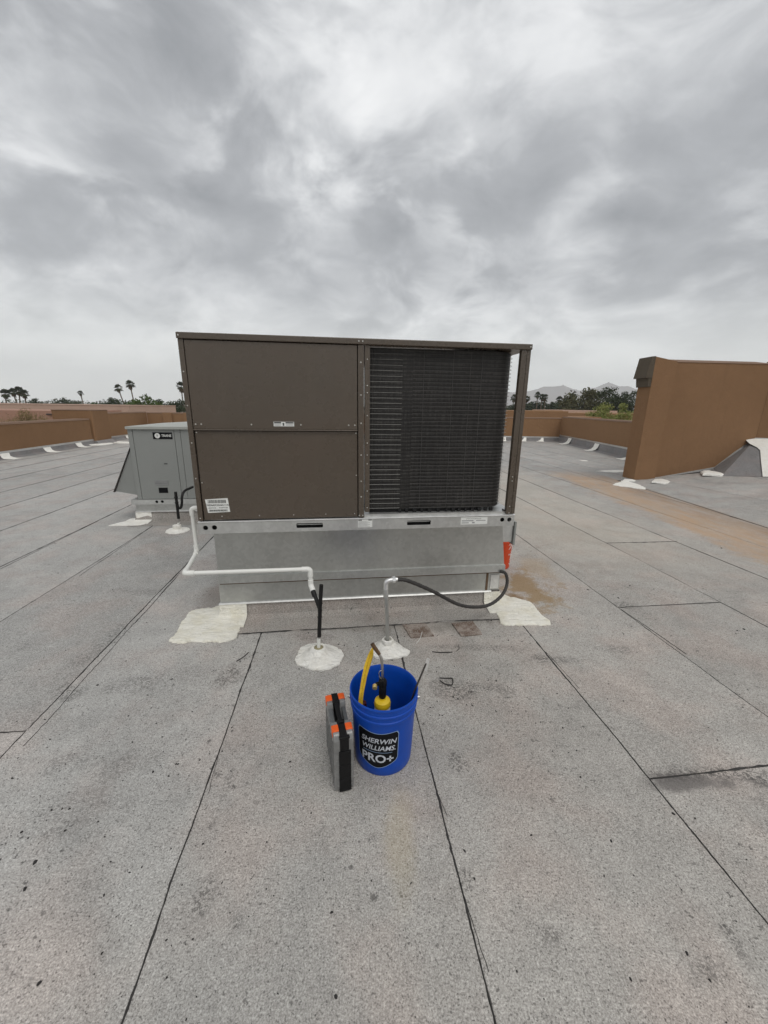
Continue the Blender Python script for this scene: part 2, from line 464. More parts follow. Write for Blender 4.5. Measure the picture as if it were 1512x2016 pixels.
def resid():
    m, t, b = mat('rusty_residue')
    P = t.n('ShaderNodeNewGeometry').outputs['Position']
    c = t.mix(t.sstep(t.noise(P, 16, 5.0, 0.65), 0.38, 0.66), (0.13, 0.085, 0.06), (0.30, 0.255, 0.22))
    c = t.mix(t.sstep(t.noise(P, 140, 2.0), 0.5, 0.7), c, (0.36, 0.33, 0.30))
    t.set(b.inputs['Base Color'], c)
    b.inputs['Roughness'].default_value = 0.85
    bump(t, b, t.noise(P, 150, 2.0), 0.5, 0.004)
    return m


M_RESID = resid()


def leaf_mat(name, c1, c2):
    m, t, b = mat(name)
    P = t.n('ShaderNodeNewGeometry')
    n = t.noise(P.outputs['Position'], 0.9, 3.0)
    n2 = t.noise(P.outputs['Position'], 6.0, 2.0)
    c = t.mix(t.sstep(t.math('MULTIPLY_ADD', n2, 0.5, t.math('MULTIPLY', n, 0.5)), 0.36, 0.64), c1, c2)
    t.set(b.inputs['Base Color'], c)
    b.inputs['Roughness'].default_value = 0.7
    b.inputs['Specular IOR Level'].default_value = 0.2
    return m


L_DARK = leaf_mat('leaf_dark', (0.022, 0.034, 0.014), (0.050, 0.066, 0.028))
L_OLIVE = leaf_mat('leaf_olive', (0.060, 0.062, 0.026), (0.115, 0.108, 0.052))
L_GREEN = leaf_mat('leaf_green', (0.040, 0.075, 0.016), (0.085, 0.125, 0.032))
L_LIME = leaf_mat('leaf_lime', (0.15, 0.18, 0.045), (0.34, 0.35, 0.13))
L_PALM = leaf_mat('leaf_palm', (0.028, 0.040, 0.016), (0.058, 0.072, 0.032))
L_SKIRT = leaf_mat('palm_skirt', (0.085, 0.062, 0.036), (0.13, 0.095, 0.055))
L_DRY = leaf_mat('leaf_dry', (0.16, 0.125, 0.045), (0.24, 0.19, 0.085))
M_TRUNK = plain('bark', (0.11, 0.085, 0.06), 0.9, var=0.3, scale=3)
M_ROCK = plain('mountain_rock', (0.13, 0.105, 0.10), 0.95, var=0.35, scale=0.004)
M_DIRT = plain('desert_ground', (0.24, 0.19, 0.14), 0.95, var=0.3, scale=0.03)


# ------------------------------------------------------------------ mesh helpers
class MB:
    def __init__(s):
        s.v, s.f, s.sm = [], [], []

    def add(s, v, f, smooth=False):
        o = len(s.v)
        s.v += [tuple(p) for p in v]
        s.f += [[i + o for i in q] for q in f]
        s.sm += [smooth] * len(f)
        return s

    def box(s, x0, x1, y0, y1, z0, z1):
        v = [(x, y, z) for z in (z0, z1) for y in (y0, y1) for x in (x0, x1)]
        return s.add(v, [(0, 2, 3, 1), (4, 5, 7, 6), (0, 1, 5, 4), (2, 6, 7, 3), (0, 4, 6, 2), (1, 3, 7, 5)])

    def bbox(s, x0, x1, y0, y1, z0, z1, b=0.004):
        """box with bevelled vertical and horizontal edges"""
        bm = bmesh.new()
        vs = [bm.verts.new((x, y, z)) for z in (z0, z1) for y in (y0, y1) for x in (x0, x1)]
        for q in [(0, 2, 3, 1), (4, 5, 7, 6), (0, 1, 5, 4), (2, 6, 7, 3), (0, 4, 6, 2), (1, 3, 7, 5)]:
            bm.faces.new([vs[i] for i in q])
        bmesh.ops.bevel(bm, geom=bm.edges[:], offset=b, segments=2, profile=0.5, affect='EDGES')
        bm.verts.index_update()
        s.add([v.co[:] for v in bm.verts], [[v.index for v in f.verts] for f in bm.faces])
        bm.free()
        return s

    def prism(s, poly, axis, a0, a1):
        """poly: list of 2D points; axis 'x','y','z' extrusion from a0 to a1"""
        def P(p, a):
            return {'x': (a, p[0], p[1]), 'y': (p[0], a, p[1]), 'z': (p[0], p[1], a)}[axis]
        n = len(poly)
        v = [P(p, a0) for p in poly] + [P(p, a1) for p in poly]
        f = [list(range(n))[::-1], [i + n for i in range(n)]]
        f += [[i, (i + 1) % n, (i + 1) % n + n, i + n] for i in range(n)]
        return s.add(v, f)

    def hexa(s, b, tp):
        """bottom 4 pts, top 4 pts (same winding)"""
        return s.add(list(b) + list(tp), [(3, 2, 1, 0), (4, 5, 6, 7), (0, 1, 5, 4), (1, 2, 6, 5), (2, 3, 7, 6), (3, 0, 4, 7)])

    def tube(s, pts, r, seg=12, cap=True):
        pts = [Vector(p) for p in pts]
        n = len(pts)
        rs = r if isinstance(r, (list, tuple)) else [r] * n
        up = None
        rings = []
        for i, p in enumerate(pts):
            a = pts[max(i - 1, 0)]
            c = pts[min(i + 1, n - 1)]
            tg = (c - a).normalized()
            if up is None:
                up = Vector((0, 0, 1)) if abs(tg.z) < 0.9 else Vector((1, 0, 0))
            side = tg.cross(up)
            if side.length < 1e-5:
                side = tg.cross(Vector((0, 1, 0)))
            side.normalize()
            up = side.cross(tg).normalized()
            rings.append([p + (side * math.cos(2 * math.pi * k / seg) + up * math.sin(2 * math.pi * k / seg)) * rs[i] for k in range(seg)])
        v = [q for rg in rings for q in rg]
        f = []
        for i in range(n - 1):
            for k in range(seg):
                f.append([i * seg + k, i * seg + (k + 1) % seg, (i + 1) * seg + (k + 1) % seg, (i + 1) * seg + k])
        s.add(v, f, True)
        if cap:
            o = len(s.v) - len(v)
            s.f += [[o + k for k in range(seg)][::-1], [o + (n - 1) * seg + k for k in range(seg)]]
            s.sm += [False, False]
        return s

    def lathe(s, prof, seg=32, c=(0, 0, 0), close=False, smooth=True):
        v, f = [], []
        for r, z in prof:
            for k in range(seg):
                a = 2 * math.pi * k / seg
                v.append((c[0] + r * math.cos(a), c[1] + r * math.sin(a), c[2] + z))
        m = len(prof)
        for i in range(m - 1 + (1 if close else 0)):
            j = (i + 1) % m
            for k in range(seg):
                f.append([i * seg + k, i * seg + (k + 1) % seg, j * seg + (k + 1) % seg, j * seg + k])
        if not close:
            if prof[0][0] > 1e-4:
                f.append([k for k in range(seg)][::-1])
            if prof[-1][0] > 1e-4:
                f.append([(m - 1) * seg + k for k in range(seg)])
        return s.add(v, f, smooth)

    def build(s, name, m, parent=None, auto=40):
        me = bpy.data.meshes.new(name)
        me.from_pydata(s.v, [], s.f)
        me.materials.append(m)
        for p, sm in zip(me.polygons, s.sm):
            p.use_smooth = sm
        if any(s.sm):
            try:
                me.set_sharp_from_angle(angle=R(auto))
            except Exception:
                pass
        me.update()
        o = bpy.data.objects.new(name, me)
        COL.objects.link(o)
        if parent:
            o.parent = parent
        return o


def tag(o, label=None, cat=None, group=None, kind=None):
    if label:
        o['label'] = label
    if cat:
        o['category'] = cat
    if group:
        o['group'] = group
    if kind:
        o['kind'] = kind
    return o


def empty(name, loc, rz=0.0, label=None, cat=None, group=None):
    o = bpy.data.objects.new(name, None)
    o.empty_display_size = 0.1
    COL.objects.link(o)
    o.location = loc
    o.rotation_euler = (0, 0, rz)
    return tag(o, label, cat, group)


def smooth_path(pts, n=8):
    """Catmull-Rom through pts"""
    p = [Vector(q) for q in pts]
    p = [p[0] * 2 - p[1]] + p + [p[-1] * 2 - p[-2]]
    out = []
    for i in range(1, len(p) - 2):
        for k in range(n):
            u = k / n
            a, b, c, d = p[i - 1], p[i], p[i + 1], p[i + 2]
            out.append(0.5 * ((2 * b) + (c - a) * u + (2 * a - 5 * b + 4 * c - d) * u * u + (3 * b - a - 3 * c + d) * u ** 3))
    out.append(p[-2])
    return out


def bend_path(pts, r=0.03, n=6):
    """polyline with rounded corners"""
    p = [Vector(q) for q in pts]
    out = [p[0]]
    for i in range(1, len(p) - 1):
        a = (p[i - 1] - p[i])
        c = (p[i + 1] - p[i])
        d = min(r, a.length * 0.45, c.length * 0.45)
        s, e = p[i] + a.normalized() * d, p[i] + c.normalized() * d
        for k in range(n + 1):
            u = k / n
            out.append(s * (1 - u) ** 2 + p[i] * 2 * u * (1 - u) + e * u * u)
    out.append(p[-1])
    return out


def text_geo(body, size, shear=0.0, extrude=0.0, bold=0.0):
    cu = bpy.data.curves.new('txt', 'FONT')
    cu.body = body
    cu.size = size
    cu.align_x = 'CENTER'
    cu.align_y = 'CENTER'
    cu.shear = shear
    cu.offset = bold
    cu.resolution_u = 3
    ob = bpy.data.objects.new('txt', cu)
    COL.objects.link(ob)
    dg = bpy.context.evaluated_depsgraph_get()
    me = bpy.data.meshes.new_from_object(ob.evaluated_get(dg))
    v = [tuple(x.co) for x in me.vertices]
    f = [list(p.vertices) for p in me.polygons]
    bpy.data.objects.remove(ob)
    bpy.data.curves.remove(cu)
    bpy.data.meshes.remove(me)
    return v, f


def plate_holes(mb, outer, holes, y0, y1):
    """flat plate in x-z plane with real openings, front at y0, thickness to y1"""
    bm = bmesh.new()
    loops = []
    for lp in [outer] + holes:
        vs = [bm.verts.new((p[0], y0, p[1])) for p in lp]
        loops.append(vs)
        for i in range(len(vs)):
            bm.edges.new((vs[i], vs[(i + 1) % len(vs)]))
    bmesh.ops.triangle_fill(bm, edges=bm.edges[:], use_beauty=True, use_dissolve=False)
    bm.verts.index_update()
    v = [x.co[:] for x in bm.verts]
    f = [[q.index for q in fc.verts] for fc in bm.faces]
    mb.add(v, f)
    mb.add([(p[0], y1, p[2]) for p in v], [q[::-1] for q in f])
    for lp in [outer] + holes:
        n = len(lp)
        mb.add([(p[0], y0, p[1]) for p in lp] + [(p[0], y1, p[1]) for p in lp], [[i, (i + 1) % n, (i + 1) % n + n, i + n] for i in range(n)])
    bm.free()
    return mb


def circle2(cx, cz, r, n=16):
    return [(cx + r * math.cos(2 * math.pi * k / n), cz + r * math.sin(2 * math.pi * k / n)) for k in range(n)]


def rrect(x0, x1, z0, z1, r=0.01, n=4):
    out = []
    for cx, cz, a0 in ((x1 - r, z1 - r, 0), (x0 + r, z1 - r, 90), (x0 + r, z0 + r, 180), (x1 - r, z0 + r, 270)):
        for k in range(n + 1):
            a = R(a0 + 90 * k / n)
            out.append((cx + r * math.cos(a), cz + r * math.sin(a)))
    return out


def wobble(poly, step=0.03, amp=0.008, seed=0, smooth=2):
    """resample closed outline and roughen it"""
    pts = [Vector((*p, 0)) for p in poly]
    c = smooth_path(pts + [pts[0]], 14)[:-1]
    out = []
    for p in c:
        k = mnoise.noise_vector(Vector((p.x * 9 + seed, p.y * 9, seed * 1.7)))
        k2 = mnoise.noise_vector(Vector((p.x * 40 + seed, p.y * 40, 3.1)))
        k3 = mnoise.noise_vector(Vector((p.x * 110 + seed, p.y * 110, 8.1)))
        q = p + k * amp + k2 * amp * 0.7 + k3 * amp * 0.45
        out.append((q.x, q.y))
    return out


def slab_geo(mb, outline, z0, z1, inset=0.012):
    """thin hand-laid patch with thinned edge"""
    n = len(outline)
    cx = sum(p[0] for p in outline) / n
    cy = sum(p[1] for p in outline) / n
    rings = []
    for s_, z in ((1.0, z0), (0.985, z0 + (z1 - z0) * 0.7), (0.9, z1), (0.6, z1 * 1.05), (0.3, z1)):
        rings.append([(cx + (p[0] - cx) * s_, cy + (p[1] - cy) * s_, z + (0 if s_ == 1.0 else 0.15 * (z1 - z0) * mnoise.noise(Vector((p[0] * 13 * s_, p[1] * 13 * s_, s_ * 5))))) for p in outline])
    v = [q for r_ in rings for q in r_]
    f = []
    for i in range(len(rings) - 1):
        for k in range(n):
            f.append([i * n + k, i * n + (k + 1) % n, (i + 1) * n + (k + 1) % n, (i + 1) * n + k])
    f.append([(len(rings) - 1) * n + k for k in range(n)])
    return mb.add(v, f, True)


# ------------------------------------------------------------------ the ground and the roof
g = MB()
g.add([(-4200, -4200, -5.2), (4200, -4200, -5.2), (4200, 5900, -5.2), (-4200, 5900, -5.2)], [(0, 1, 2, 3)])
tag(g.build('ground', M_DIRT), kind='structure')

rf = MB()
rf.box(-11.2, 9.2, -8, 20.2, -0.4, 0.0)
roof = tag(rf.build('roof', M_BITUMEN), kind='structure')

SLOPE = -0.112
SEAMS = [-10.0, -9.05, -8.1, -7.15, -6.15, -5.28, -4.33, -3.40, -2.55, -1.59, -0.597, 0.384, 1.349, 2.276, 3.24, 4.17, 5.10, 6.05, 7.0, 7.95, 8.9, 9.85, 10.8]


def seam_x(i, y, side):
    x = SEAMS[i] + SLOPE * y
    x += 0.022 * mnoise.noise(Vector((y * 0.55, i * 7.3, 0.0))) + 0.006 * mnoise.noise(Vector((y * 3.5, i * 3.1, 4.0)))
    gap = 0.0016 + 0.0016 * mnoise.noise(Vector((y * 7.0, i * 5.0, 9.0))) + 0.0022 * mnoise.noise(Vector((y * 38.0, i * 5.0, side * 3.0)))
    if y > 4:
        gap += min(0.009, (y - 4) * 0.0020)
    return x + side * max(gap, 0.0006)


def ylist(y0, y1):
    ys = [y0]
    y = y0
    while y < y1 - 1e-6:
        st = 0.012 if 0.3 < y < 3 else (0.08 if y < 7 else 0.4)
        y = min(y + st, y1)
        ys.append(y)
    return ys


def strip(i, y0, y1, skew0=0.0, skew1=0.0, zt=0.005, xmax=None):
    ys = ylist(y0, y1)
    L, Rr = [], []
    for k, y in enumerate(ys):
        a, b = seam_x(i, y, 1), seam_x(i + 1, y, -1)
        if xmax is not None:
            b = min(b, xmax)
            a = min(a, xmax - 0.002)
        yl, yr = y, y
        if k == 0:
            yr = y + skew0
        if k == len(ys) - 1:
            yr = y + skew1
        L.append((a, yl))
        Rr.append((b, yr))
    if skew0 > 0:
        keep = [k for k in range(len(ys)) if k == 0 or ys[k] > y0 + skew0 + 0.02]
        L = [L[k] for k in keep]
        Rr = [Rr[k] for k in keep]
    n = len(L)
    tz = lambda p: zt + 0.0012 * mnoise.noise(Vector((p[0] * 2.0, p[1] * 2.0, 1.0)))
    v = []
    for l, r_ in zip(L, Rr):
        v += [(l[0], l[1], 0.0003), (l[0] + 0.0015, l[1], tz(l)), (r_[0] - 0.0015, r_[1], tz(r_)), (r_[0], r_[1], 0.0003)]
    f = []
    for k in range(n - 1):
        for j in range(3):
            f.append([k * 4 + j, k * 4 + j + 1, k * 4 + 5 + j, k * 4 + 4 + j][::-1])
    f.append([0, 1, 2, 3])
    f.append([(n - 1) * 4 + j for j in range(4)][::-1])
    o = MB().add(v, f).build('roofing_sheet', M_SHEET, roof)
    return o


WEST = -10.95
for i in range(len(SEAMS) - 1):
    n = i
    if SEAMS[i] == 1.349:
        strip(i, -6, 1.372, 0, 0.115)
        strip(i, 1.378, 20, 0.115, 0, 0.0065)
    elif SEAMS[i] == 2.276:
        strip(i, -6, 2.93, 0, 0.11)
        strip(i, 2.937, 20, 0.11, 0, 0.0065)
    elif SEAMS[i] == 3.24:
        strip(i, -6, 4.54, 0, 0.10)
        strip(i, 4.549, 20, 0.10, 0, 0.0065)
    elif SEAMS[i] == -2.55:
        strip(i, -6, 1.49, 0, 0.10)
        strip(i, 1.496, 20, 0.10, 0, 0.0065)
    elif SEAMS[i] in (4.17, 5.10, 6.05):
        strip(i, -6, 20, xmax=5.40 if SEAMS[i] < 6 else 9.0) if SEAMS[i] < 5 else None
        if SEAMS[i] >= 5:
            strip(i, -6 if SEAMS[i] < 6 else 5.9, 9.0, xmax=5.40)
            strip(i, 9.01, 20)
    elif SEAMS[i] > 6.5:
        strip(i, 9.01, 20, xmax=8.95)
    else:
        strip(i, -6, 20)

# bitumen squeezed out along the laps: a thin ragged bead over every seam
for i in range(1, len(SEAMS) - 1):
    if SEAMS[i] > 4.5:
        continue
    y1_ = 19.5
    ys = ylist(-0.5, y1_)
    v = []
    for y in ys:
        x = 0.5 * (seam_x(i, y, 1) + seam_x(i, y, -1))
        w_ = 0.0015 + min(0.0060, max(0.0, y - 1.6) * 0.0010)
        w_ *= 1 + 1.2 * mnoise.noise(Vector((y * 2.1, i * 4.0, 2.0))) + 1.5 * mnoise.noise(Vector((y * 14.0, i * 4.0, 7.0))) + 1.0 * mnoise.noise(Vector((y * 45.0, i * 4.0, 3.0)))
        w_ = max(0.0003, w_)
        o_ = 0.003 * mnoise.noise(Vector((y * 6.0, i * 9.0, 1.0))) + 0.0035 * mnoise.noise(Vector((y * 33.0, i * 9.0, 6.0)))
        v += [(x + o_ - w_ * 1.7, y, 0.0050), (x + o_ - w_ * 0.5, y, 0.0078), (x + o_ + w_ * 0.5, y, 0.0078), (x + o_ + w_ * 1.7, y, 0.0050)]
    f = []
    for k in range(len(ys) - 1):
        for j in range(3):
            f.append([k * 4 + j, k * 4 + j + 1, k * 4 + 5 + j, k * 4 + 4 + j])
    MB().add(v, f).build('seam_bead', M_BITUMEN, roof)



def bead(p0, p1, w0, seed, parent, z=0.0055, step=0.012):
    p0, p1 = Vector((*p0, 0)), Vector((*p1, 0))
    L = (p1 - p0).length
    d = (p1 - p0) / L
    n_ = Vector((-d.y, d.x, 0))
    v_ = []
    m_ = int(L / step)
    for k in range(m_ + 1):
        s_ = L * k / m_
        o_ = 0.010 * mnoise.noise(Vector((s_ * 2.5, seed, 1))) + 0.004 * mnoise.noise(Vector((s_ * 30, seed, 4)))
        w_ = max(0.0004, w0 * (1 + 1.2 * mnoise.noise(Vector((s_ * 3, seed, 8))) + 1.4 * mnoise.noise(Vector((s_ * 15, seed, 2)))))
        c_ = p0 + d * s_ + n_ * o_
        for q_, h_ in ((-1.7, 0), (-0.5, 0.0028), (0.5, 0.0028), (1.7, 0)):
            x_ = c_ + n_ * (q_ * w_)
            v_.append((x_.x, x_.y, z + h_))
    f_ = [[k * 4 + j, k * 4 + j + 1, k * 4 + 5 + j, k * 4 + 4 + j] for k in range(m_) for j in range(3)]
    return MB().add(v_, f_).build('seam_bead', M_BITUMEN, parent)


for si, off_, ya, yb, sd_ in ((9, 0.055, 1.5, 3.4, 11), (9, 0.035, 2.6, 3.5, 12), (7, 0.05, 3.4, 5.2, 13), (8, 0.06, 3.4, 5.0, 14), (11, 0.022, 0.75, 0.98, 15), (11, 0.02, 1.2, 1.3, 16), (12, 0.03, 1.95, 2.3, 17), (13, 0.03, 2.3, 2.9, 18), (10, 0.016, 1.28, 1.5, 19)):
    bead((SEAMS[si] + SLOPE * ya + off_, ya), (SEAMS[si] + SLOPE * yb + off_ * 0.3, yb), 0.0005 + 0.0004 * max(0, ya - 1.5), sd_, roof)
bead((1.205, 1.375), (2.09, 1.490), 0.0022, 1, roof)
bead((1.97, 2.934), (2.88, 3.045), 0.0030, 2, roof)
bead((2.73, 4.545), (3.68, 4.645), 0.0045, 3, roof)
bead((-2.70, 1.50), (-1.78, 1.592), 0.0022, 4, roof)

# the part of the roof that climbs to the right of the valley
ZR = lambda x: 0.009 + 0.112 * max(0.0, x - 5.41)
rs = MB()
rs.hexa([(5.41, -6, -0.1), (12, -6, -0.1), (12, 9.9, -0.1), (5.41, 8.72, -0.1)],
        [(5.41, -6, 0.003), (12, -6, ZR(12) - 0.006), (12, 9.9, ZR(12) - 0.006), (5.41, 8.72, 0.003)])
slope = tag(rs.build('roof_slope', M_BITUMEN), kind='structure')
for a0, a1, b0, b1 in ((5.415, 5.49, 6.20, 6.53), (6.21, 6.54, 7.70, 7.66), (7.715, 7.675, 8.7, 8.7), (8.715, 8.715, 9.7, 9.7), (9.715, 9.715, 10.7, 10.7)):
    ys = [8.9 - 0.1 * k for k in range(0, 60)] + [2.9 - 0.5 * k for k in range(0, 17)]
    v = []
    for y in ys:
        u = (8.2 - y) / 2.0
        wl = 0.006 * mnoise.noise(Vector((y * 2.3, a0, 3))) + 0.02 * mnoise.noise(Vector((y * 0.7, round(a0), 3)))
        wr = 0.006 * mnoise.noise(Vector((y * 2.3, b0 + 5, 3))) + 0.02 * mnoise.noise(Vector((y * 0.7, round(b0), 3)))
        xl = a0 + (a1 - a0) * u + wl
        xr = b0 + (b1 - b0) * u + wr
        if a0 < 5.5:
            xl = 5.415 + abs(wl) * 0.5
        v += [(xl, y, ZR(xl) - 0.005), (xl, y, ZR(xl)), (xr, y, ZR(xr)), (xr, y, ZR(xr) - 0.005)]
    f = []
    for k in range(len(ys) - 1):
        for j in range(3):
            f.append([k * 4 + j, k * 4 + j + 1, k * 4 + 5 + j, k * 4 + 4 + j])
    MB().add(v, f).build('roofing_sheet', M_SHEET, slope)


# ------------------------------------------------------------------ parapets and walls
def wall_run(name, label, p0, p1, thick, zbot, ztop, m=M_STUCCO, capm=M_CAP, toe=0.17, side=1, up=True, capslope=0.0, group=None):
    """straight parapet; p0->p1 is its roof-side face, body lies to the left (side=1) or right (-1) of that direction"""
    p0, p1 = Vector((*p0, 0)), Vector((*p1, 0))
    d = (p1 - p0).normalized()
    n = Vector((-d.y, d.x, 0)) * side
    e = empty(name, (p0 + p1) / 2, 0, label, 'wall', group)
    c = (p0 + p1) / 2
    q = lambda p, z: ((p - c).x, (p - c).y, z)
    b = MB()
    b.hexa([q(p0, -5.2), q(p1, -5.2), q(p1 + n * thick, -5.2), q(p0 + n * thick, -5.2)],
           [q(p0, ztop - 0.05), q(p1, ztop - 0.05), q(p1 + n * thick, ztop - 0.05), q(p0 + n * thick, ztop - 0.05)])
    b.build('wall', m, e)
    k = MB()
    o0, o1 = p0 - n * 0.012, p1 - n * 0.012
    k.hexa([q(o0, ztop - 0.05), q(o1, ztop - 0.05), q(p1 + n * (thick + 0.01), ztop - 0.05), q(p0 + n * (thick + 0.01), ztop - 0.05)],
           [q(o0 + n * 0.03, ztop), q(o1 + n * 0.03, ztop), q(p1 + n * (thick + 0.01), ztop + capslope), q(p0 + n * (thick + 0.01), ztop + capslope)])
    k.build('coping', capm, e)
    if up:
        u = MB()
        for a_, z_ in ((0, 0),):
            A = [(p0 - n * toe), (p1 - n * toe)]
            u.add([q(A[0], 0.007), q(A[1], 0.007), q(p1 - n * 0.06, 0.05), q(p0 - n * 0.06, 0.05),
                   q(p1 - n * 0.014, zbot - 0.005), q(p0 - n * 0.014, zbot - 0.005), q(p1 - n * 0.001, zbot - 0.005), q(p0 - n * 0.001, zbot - 0.005)],
                  [(0, 1, 2, 3), (3, 2, 4, 5), (5, 4, 6, 7)])
        u.build('membrane_upturn', M_UPTURN, e)
        s_ = MB()
        s_.hexa([q(p0 - n * 0.026, zbot - 0.035), q(p1 - n * 0.026, zbot - 0.035), q(p1, zbot - 0.035), q(p0, zbot - 0.035)],
                [q(p0 - n * 0.018, zbot + 0.02), q(p1 - n * 0.018, zbot + 0.02), q(p1, zbot + 0.02), q(p0, zbot + 0.02)])
        s_.build('counterflashing', M_GALV, e)
    return e


wall_run('parapet_wall', 'long low brown stucco parapet along the left edge of the roof', (-10.15, 5.0), (-11.38, 15.42), 0.45, 0.20, 1.0, side=1)
# raised pilaster block at the end of it
e = empty('parapet_pilaster', (-11.9, 15.95, 0), 0, 'taller brown stucco pilaster at the far end of the left parapet', 'wall')
b = MB()
b.prism([(-0.90, -0.52), (0.58, -0.51), (0.62, -0.46), (0.48, 0.60), (-0.95, 0.60)], 'z', -5.2, 1.29)
b.build('wall', M_STUCCO, e)
b = MB()
b.prism([(-0.91, -0.53), (0.585, -0.52), (0.63, -0.465), (0.49, 0.61), (-0.96, 0.61)], 'z', 1.29, 1.315)
b.build('coping', M_CAP, e)
b = MB()
b.hexa([(0.50, -0.52, 0.006), (0.82, -0.56, 0.006), (0.68, 0.62, 0.006), (0.46, 0.60, 0.006)], [(0.50, -0.52, 0.15), (0.645, -0.53, 0.15), (0.51, 0.61, 0.15), (0.46, 0.60, 0.15)])
b.build('membrane_upturn', M_UPTURN, e)
wall_run('parapet_wall', 'brown parapet stretch behind the grey unit, past the pilaster', (-11.75, 16.56), (-12.05, 20.3), 0.45, 0.18, 1.19, m=M_STUCCO2, side=1)
wall_run('parapet_wall', 'long back parapet of tan brown stucco closing the far side of the roof', (-12.05, 20.32), (8.72, 19.85), 0.45, 0.22, 1.16, m=M_STUCCO2, side=1)
for (x, lab) in ((-10.95, 'narrow stucco pier on the back parapet, farther from the grey unit'), (-9.9, 'narrow stucco pier on the back parapet, just left of the brown unit')):
    yb = 20.32 - (x + 12.05) * 0.47 / 20.77
    p = MB()
    p.bbox(-0.22, 0.22, -0.14, 0.0, 0.22, 1.15, 0.01)
    o = p.build('parapet_pier', M_STUCCO2)
    o.location = (x, yb - 0.003, 0)
    tag(o, lab, 'wall')
wall_run('parapet_wall', 'low brown parapet running back on the right behind the tall wall', (7.95, 9.9), (8.72, 19.82), 0.5, 0.33, 1.22, m=M_STUCCO2, side=-1, toe=0.26)

# tall end pier with dark cornice and the tall wall to its right
e = empty('tall_pier', (5.85, 9.0, 0), 0, 'tall brown stucco pier with dark stepped cornice at the right of the roof', 'wall')
b = MB()
A0, A1, A2, A3 = (-0.22, -0.27), (0.295, -0.20), (0.295, 0.6), (-0.24, 0.14)
b.hexa([(*A0, -0.1), (*A1, -0.1), (*A2, -0.1), (*A3, -0.1)], [(*A0, 2.665), (*A1, 2.585), (*A2, 2.585), (*A3, 2.665)])
b.build('wall', M_STUCCO, e)
c = MB()
c.hexa([(-0.355, -0.262, 2.245), (-0.2235, -0.272, 2.245), (-0.243, 0.15, 2.245), (-0.375, 0.14, 2.245)],
       [(-0.295, -0.262, 2.67), (-0.2235, -0.272, 2.675), (-0.243, 0.15, 2.675), (-0.315, 0.14, 2.67)])
c.build('cornice', M_CORN, e)
c = MB()
c.hexa([(-0.265, -0.255, 2.065), (-0.2235, -0.265, 2.065), (-0.243, 0.145, 2.065), (-0.285, 0.135, 2.065)],
       [(-0.295, -0.255, 2.243), (-0.2235, -0.265, 2.243), (-0.243, 0.145, 2.243), (-0.315, 0.135, 2.243)])
c.build('cornice_lower_step', M_CORN, e)
c = MB()
for pa, pb in ((A3, A0), (A0, A1)):
    a, bb = Vector((*pa, 0)), Vector((*pb, 0))
    d = (bb - a).normalized()
    nn = Vector((d.y, -d.x, 0)) * 0.012
    a, bb = a - d * 0.006, bb + d * 0.006
    z0 = 0.005
    c.hexa([(*(a + nn).xy, z0), (*(bb + nn).xy, z0 + 0.0), (*bb.xy, z0), (*a.xy, z0)], [(*(a + nn).xy, 0.062), (*(bb + nn).xy, 0.068), (*bb.xy, 0.068), (*a.xy, 0.062)])
c.build('base_flashing', M_GALV, e)

LW0 = Vector((6.145, 8.93, 0))
LD = Vector((0.982, 0.19, 0)).normalized()
LN = Vector((-LD.y, LD.x, 0))
e = empty('tall_wall', LW0, 0, 'tall plain brown stucco wall running off the right edge', 'wall')
b = MB()
q = lambda a, n_, z: tuple((LD * a + LN * n_) + Vector((0, 0, z)))
b.hexa([q(0, 0, -0.1), q(2.70, 0, -0.1), q(2.70, 0.45, -0.1), q(0, 0.45, -0.1)], [q(0, 0, 2.585), q(2.70, 0, 2.62), q(2.70, 0.45, 2.62), q(0, 0.45, 2.585)])
b.build('wall', M_STUCCO, e)
b = MB()
b.hexa([q(0.0, -0.012, 2.585), q(2.72, -0.012, 2.62), q(2.72, 0.47, 2.62), q(0.0, 0.47, 2.585)], [q(0.0, 0.02, 2.60), q(2.72, 0.02, 2.635), q(2.72, 0.44, 2.72), q(0.0, 0.44, 2.69)])
b.build('coping', M_CAP, e)
# roof-side flashing that climbs with the roof
prof = [(0.02, 0.075), (0.85, 0.185), (1.70, 0.305), (2.16, 0.65), (2.685, 0.985)]
c = MB()
for (a0, z0), (a1, z1) in zip(prof[:-1], prof[1:]):
    c.hexa([q(a0, -0.022, z0 - 0.04), q(a1, -0.022, z1 - 0.04), q(a1, 0, z1 - 0.04), q(a0, 0, z0 - 0.04)],
           [q(a0, -0.014, z0), q(a1, -0.014, z1), q(a1, 0, z1), q(a0, 0, z0)])
c.build('counterflashing', M_GALV, e)
c = MB()
for (a0, z0), (a1, z1) in zip(prof[:3][:-1], prof[:3][1:]):
    w0, w1 = LW0 + LD * a0, LW0 + LD * a1
    k = 0.26
    c.add([q(a0, -0.012, z0 - 0.03), q(a1, -0.012, z1 - 0.03), q(a1, -k, ZR((w1 - LN * k).x) + 0.003), q(a0, -k, ZR((w0 - LN * k).x) + 0.003)], [(0, 1, 2, 3)][::1])
c.build('membrane_upturn', M_UPTURN, e)
E2 = LW0 + LD * 2.70
e = empty('return_wall', E2, 0, 'dark brown stucco wall return at the right picture edge', 'wall')
D2 = Vector((0.93, -0.36, 0)).normalized()
N2 = Vector((-D2.y, D2.x, 0))
q2 = lambda a, n_, z: tuple((D2 * a + N2 * n_) + Vector((0, 0, z)))
b = MB()
b.hexa([q2(0.005, 0, -0.1), q2(2.5, 0, -0.1), q2(2.5, 0.4, -0.1), q2(0.005, 0.4, -0.1)], [q2(0.005, 0, 2.615), q2(2.5, 0, 2.615), q2(2.5, 0.4, 2.615), q2(0.005, 0.4, 2.615)])
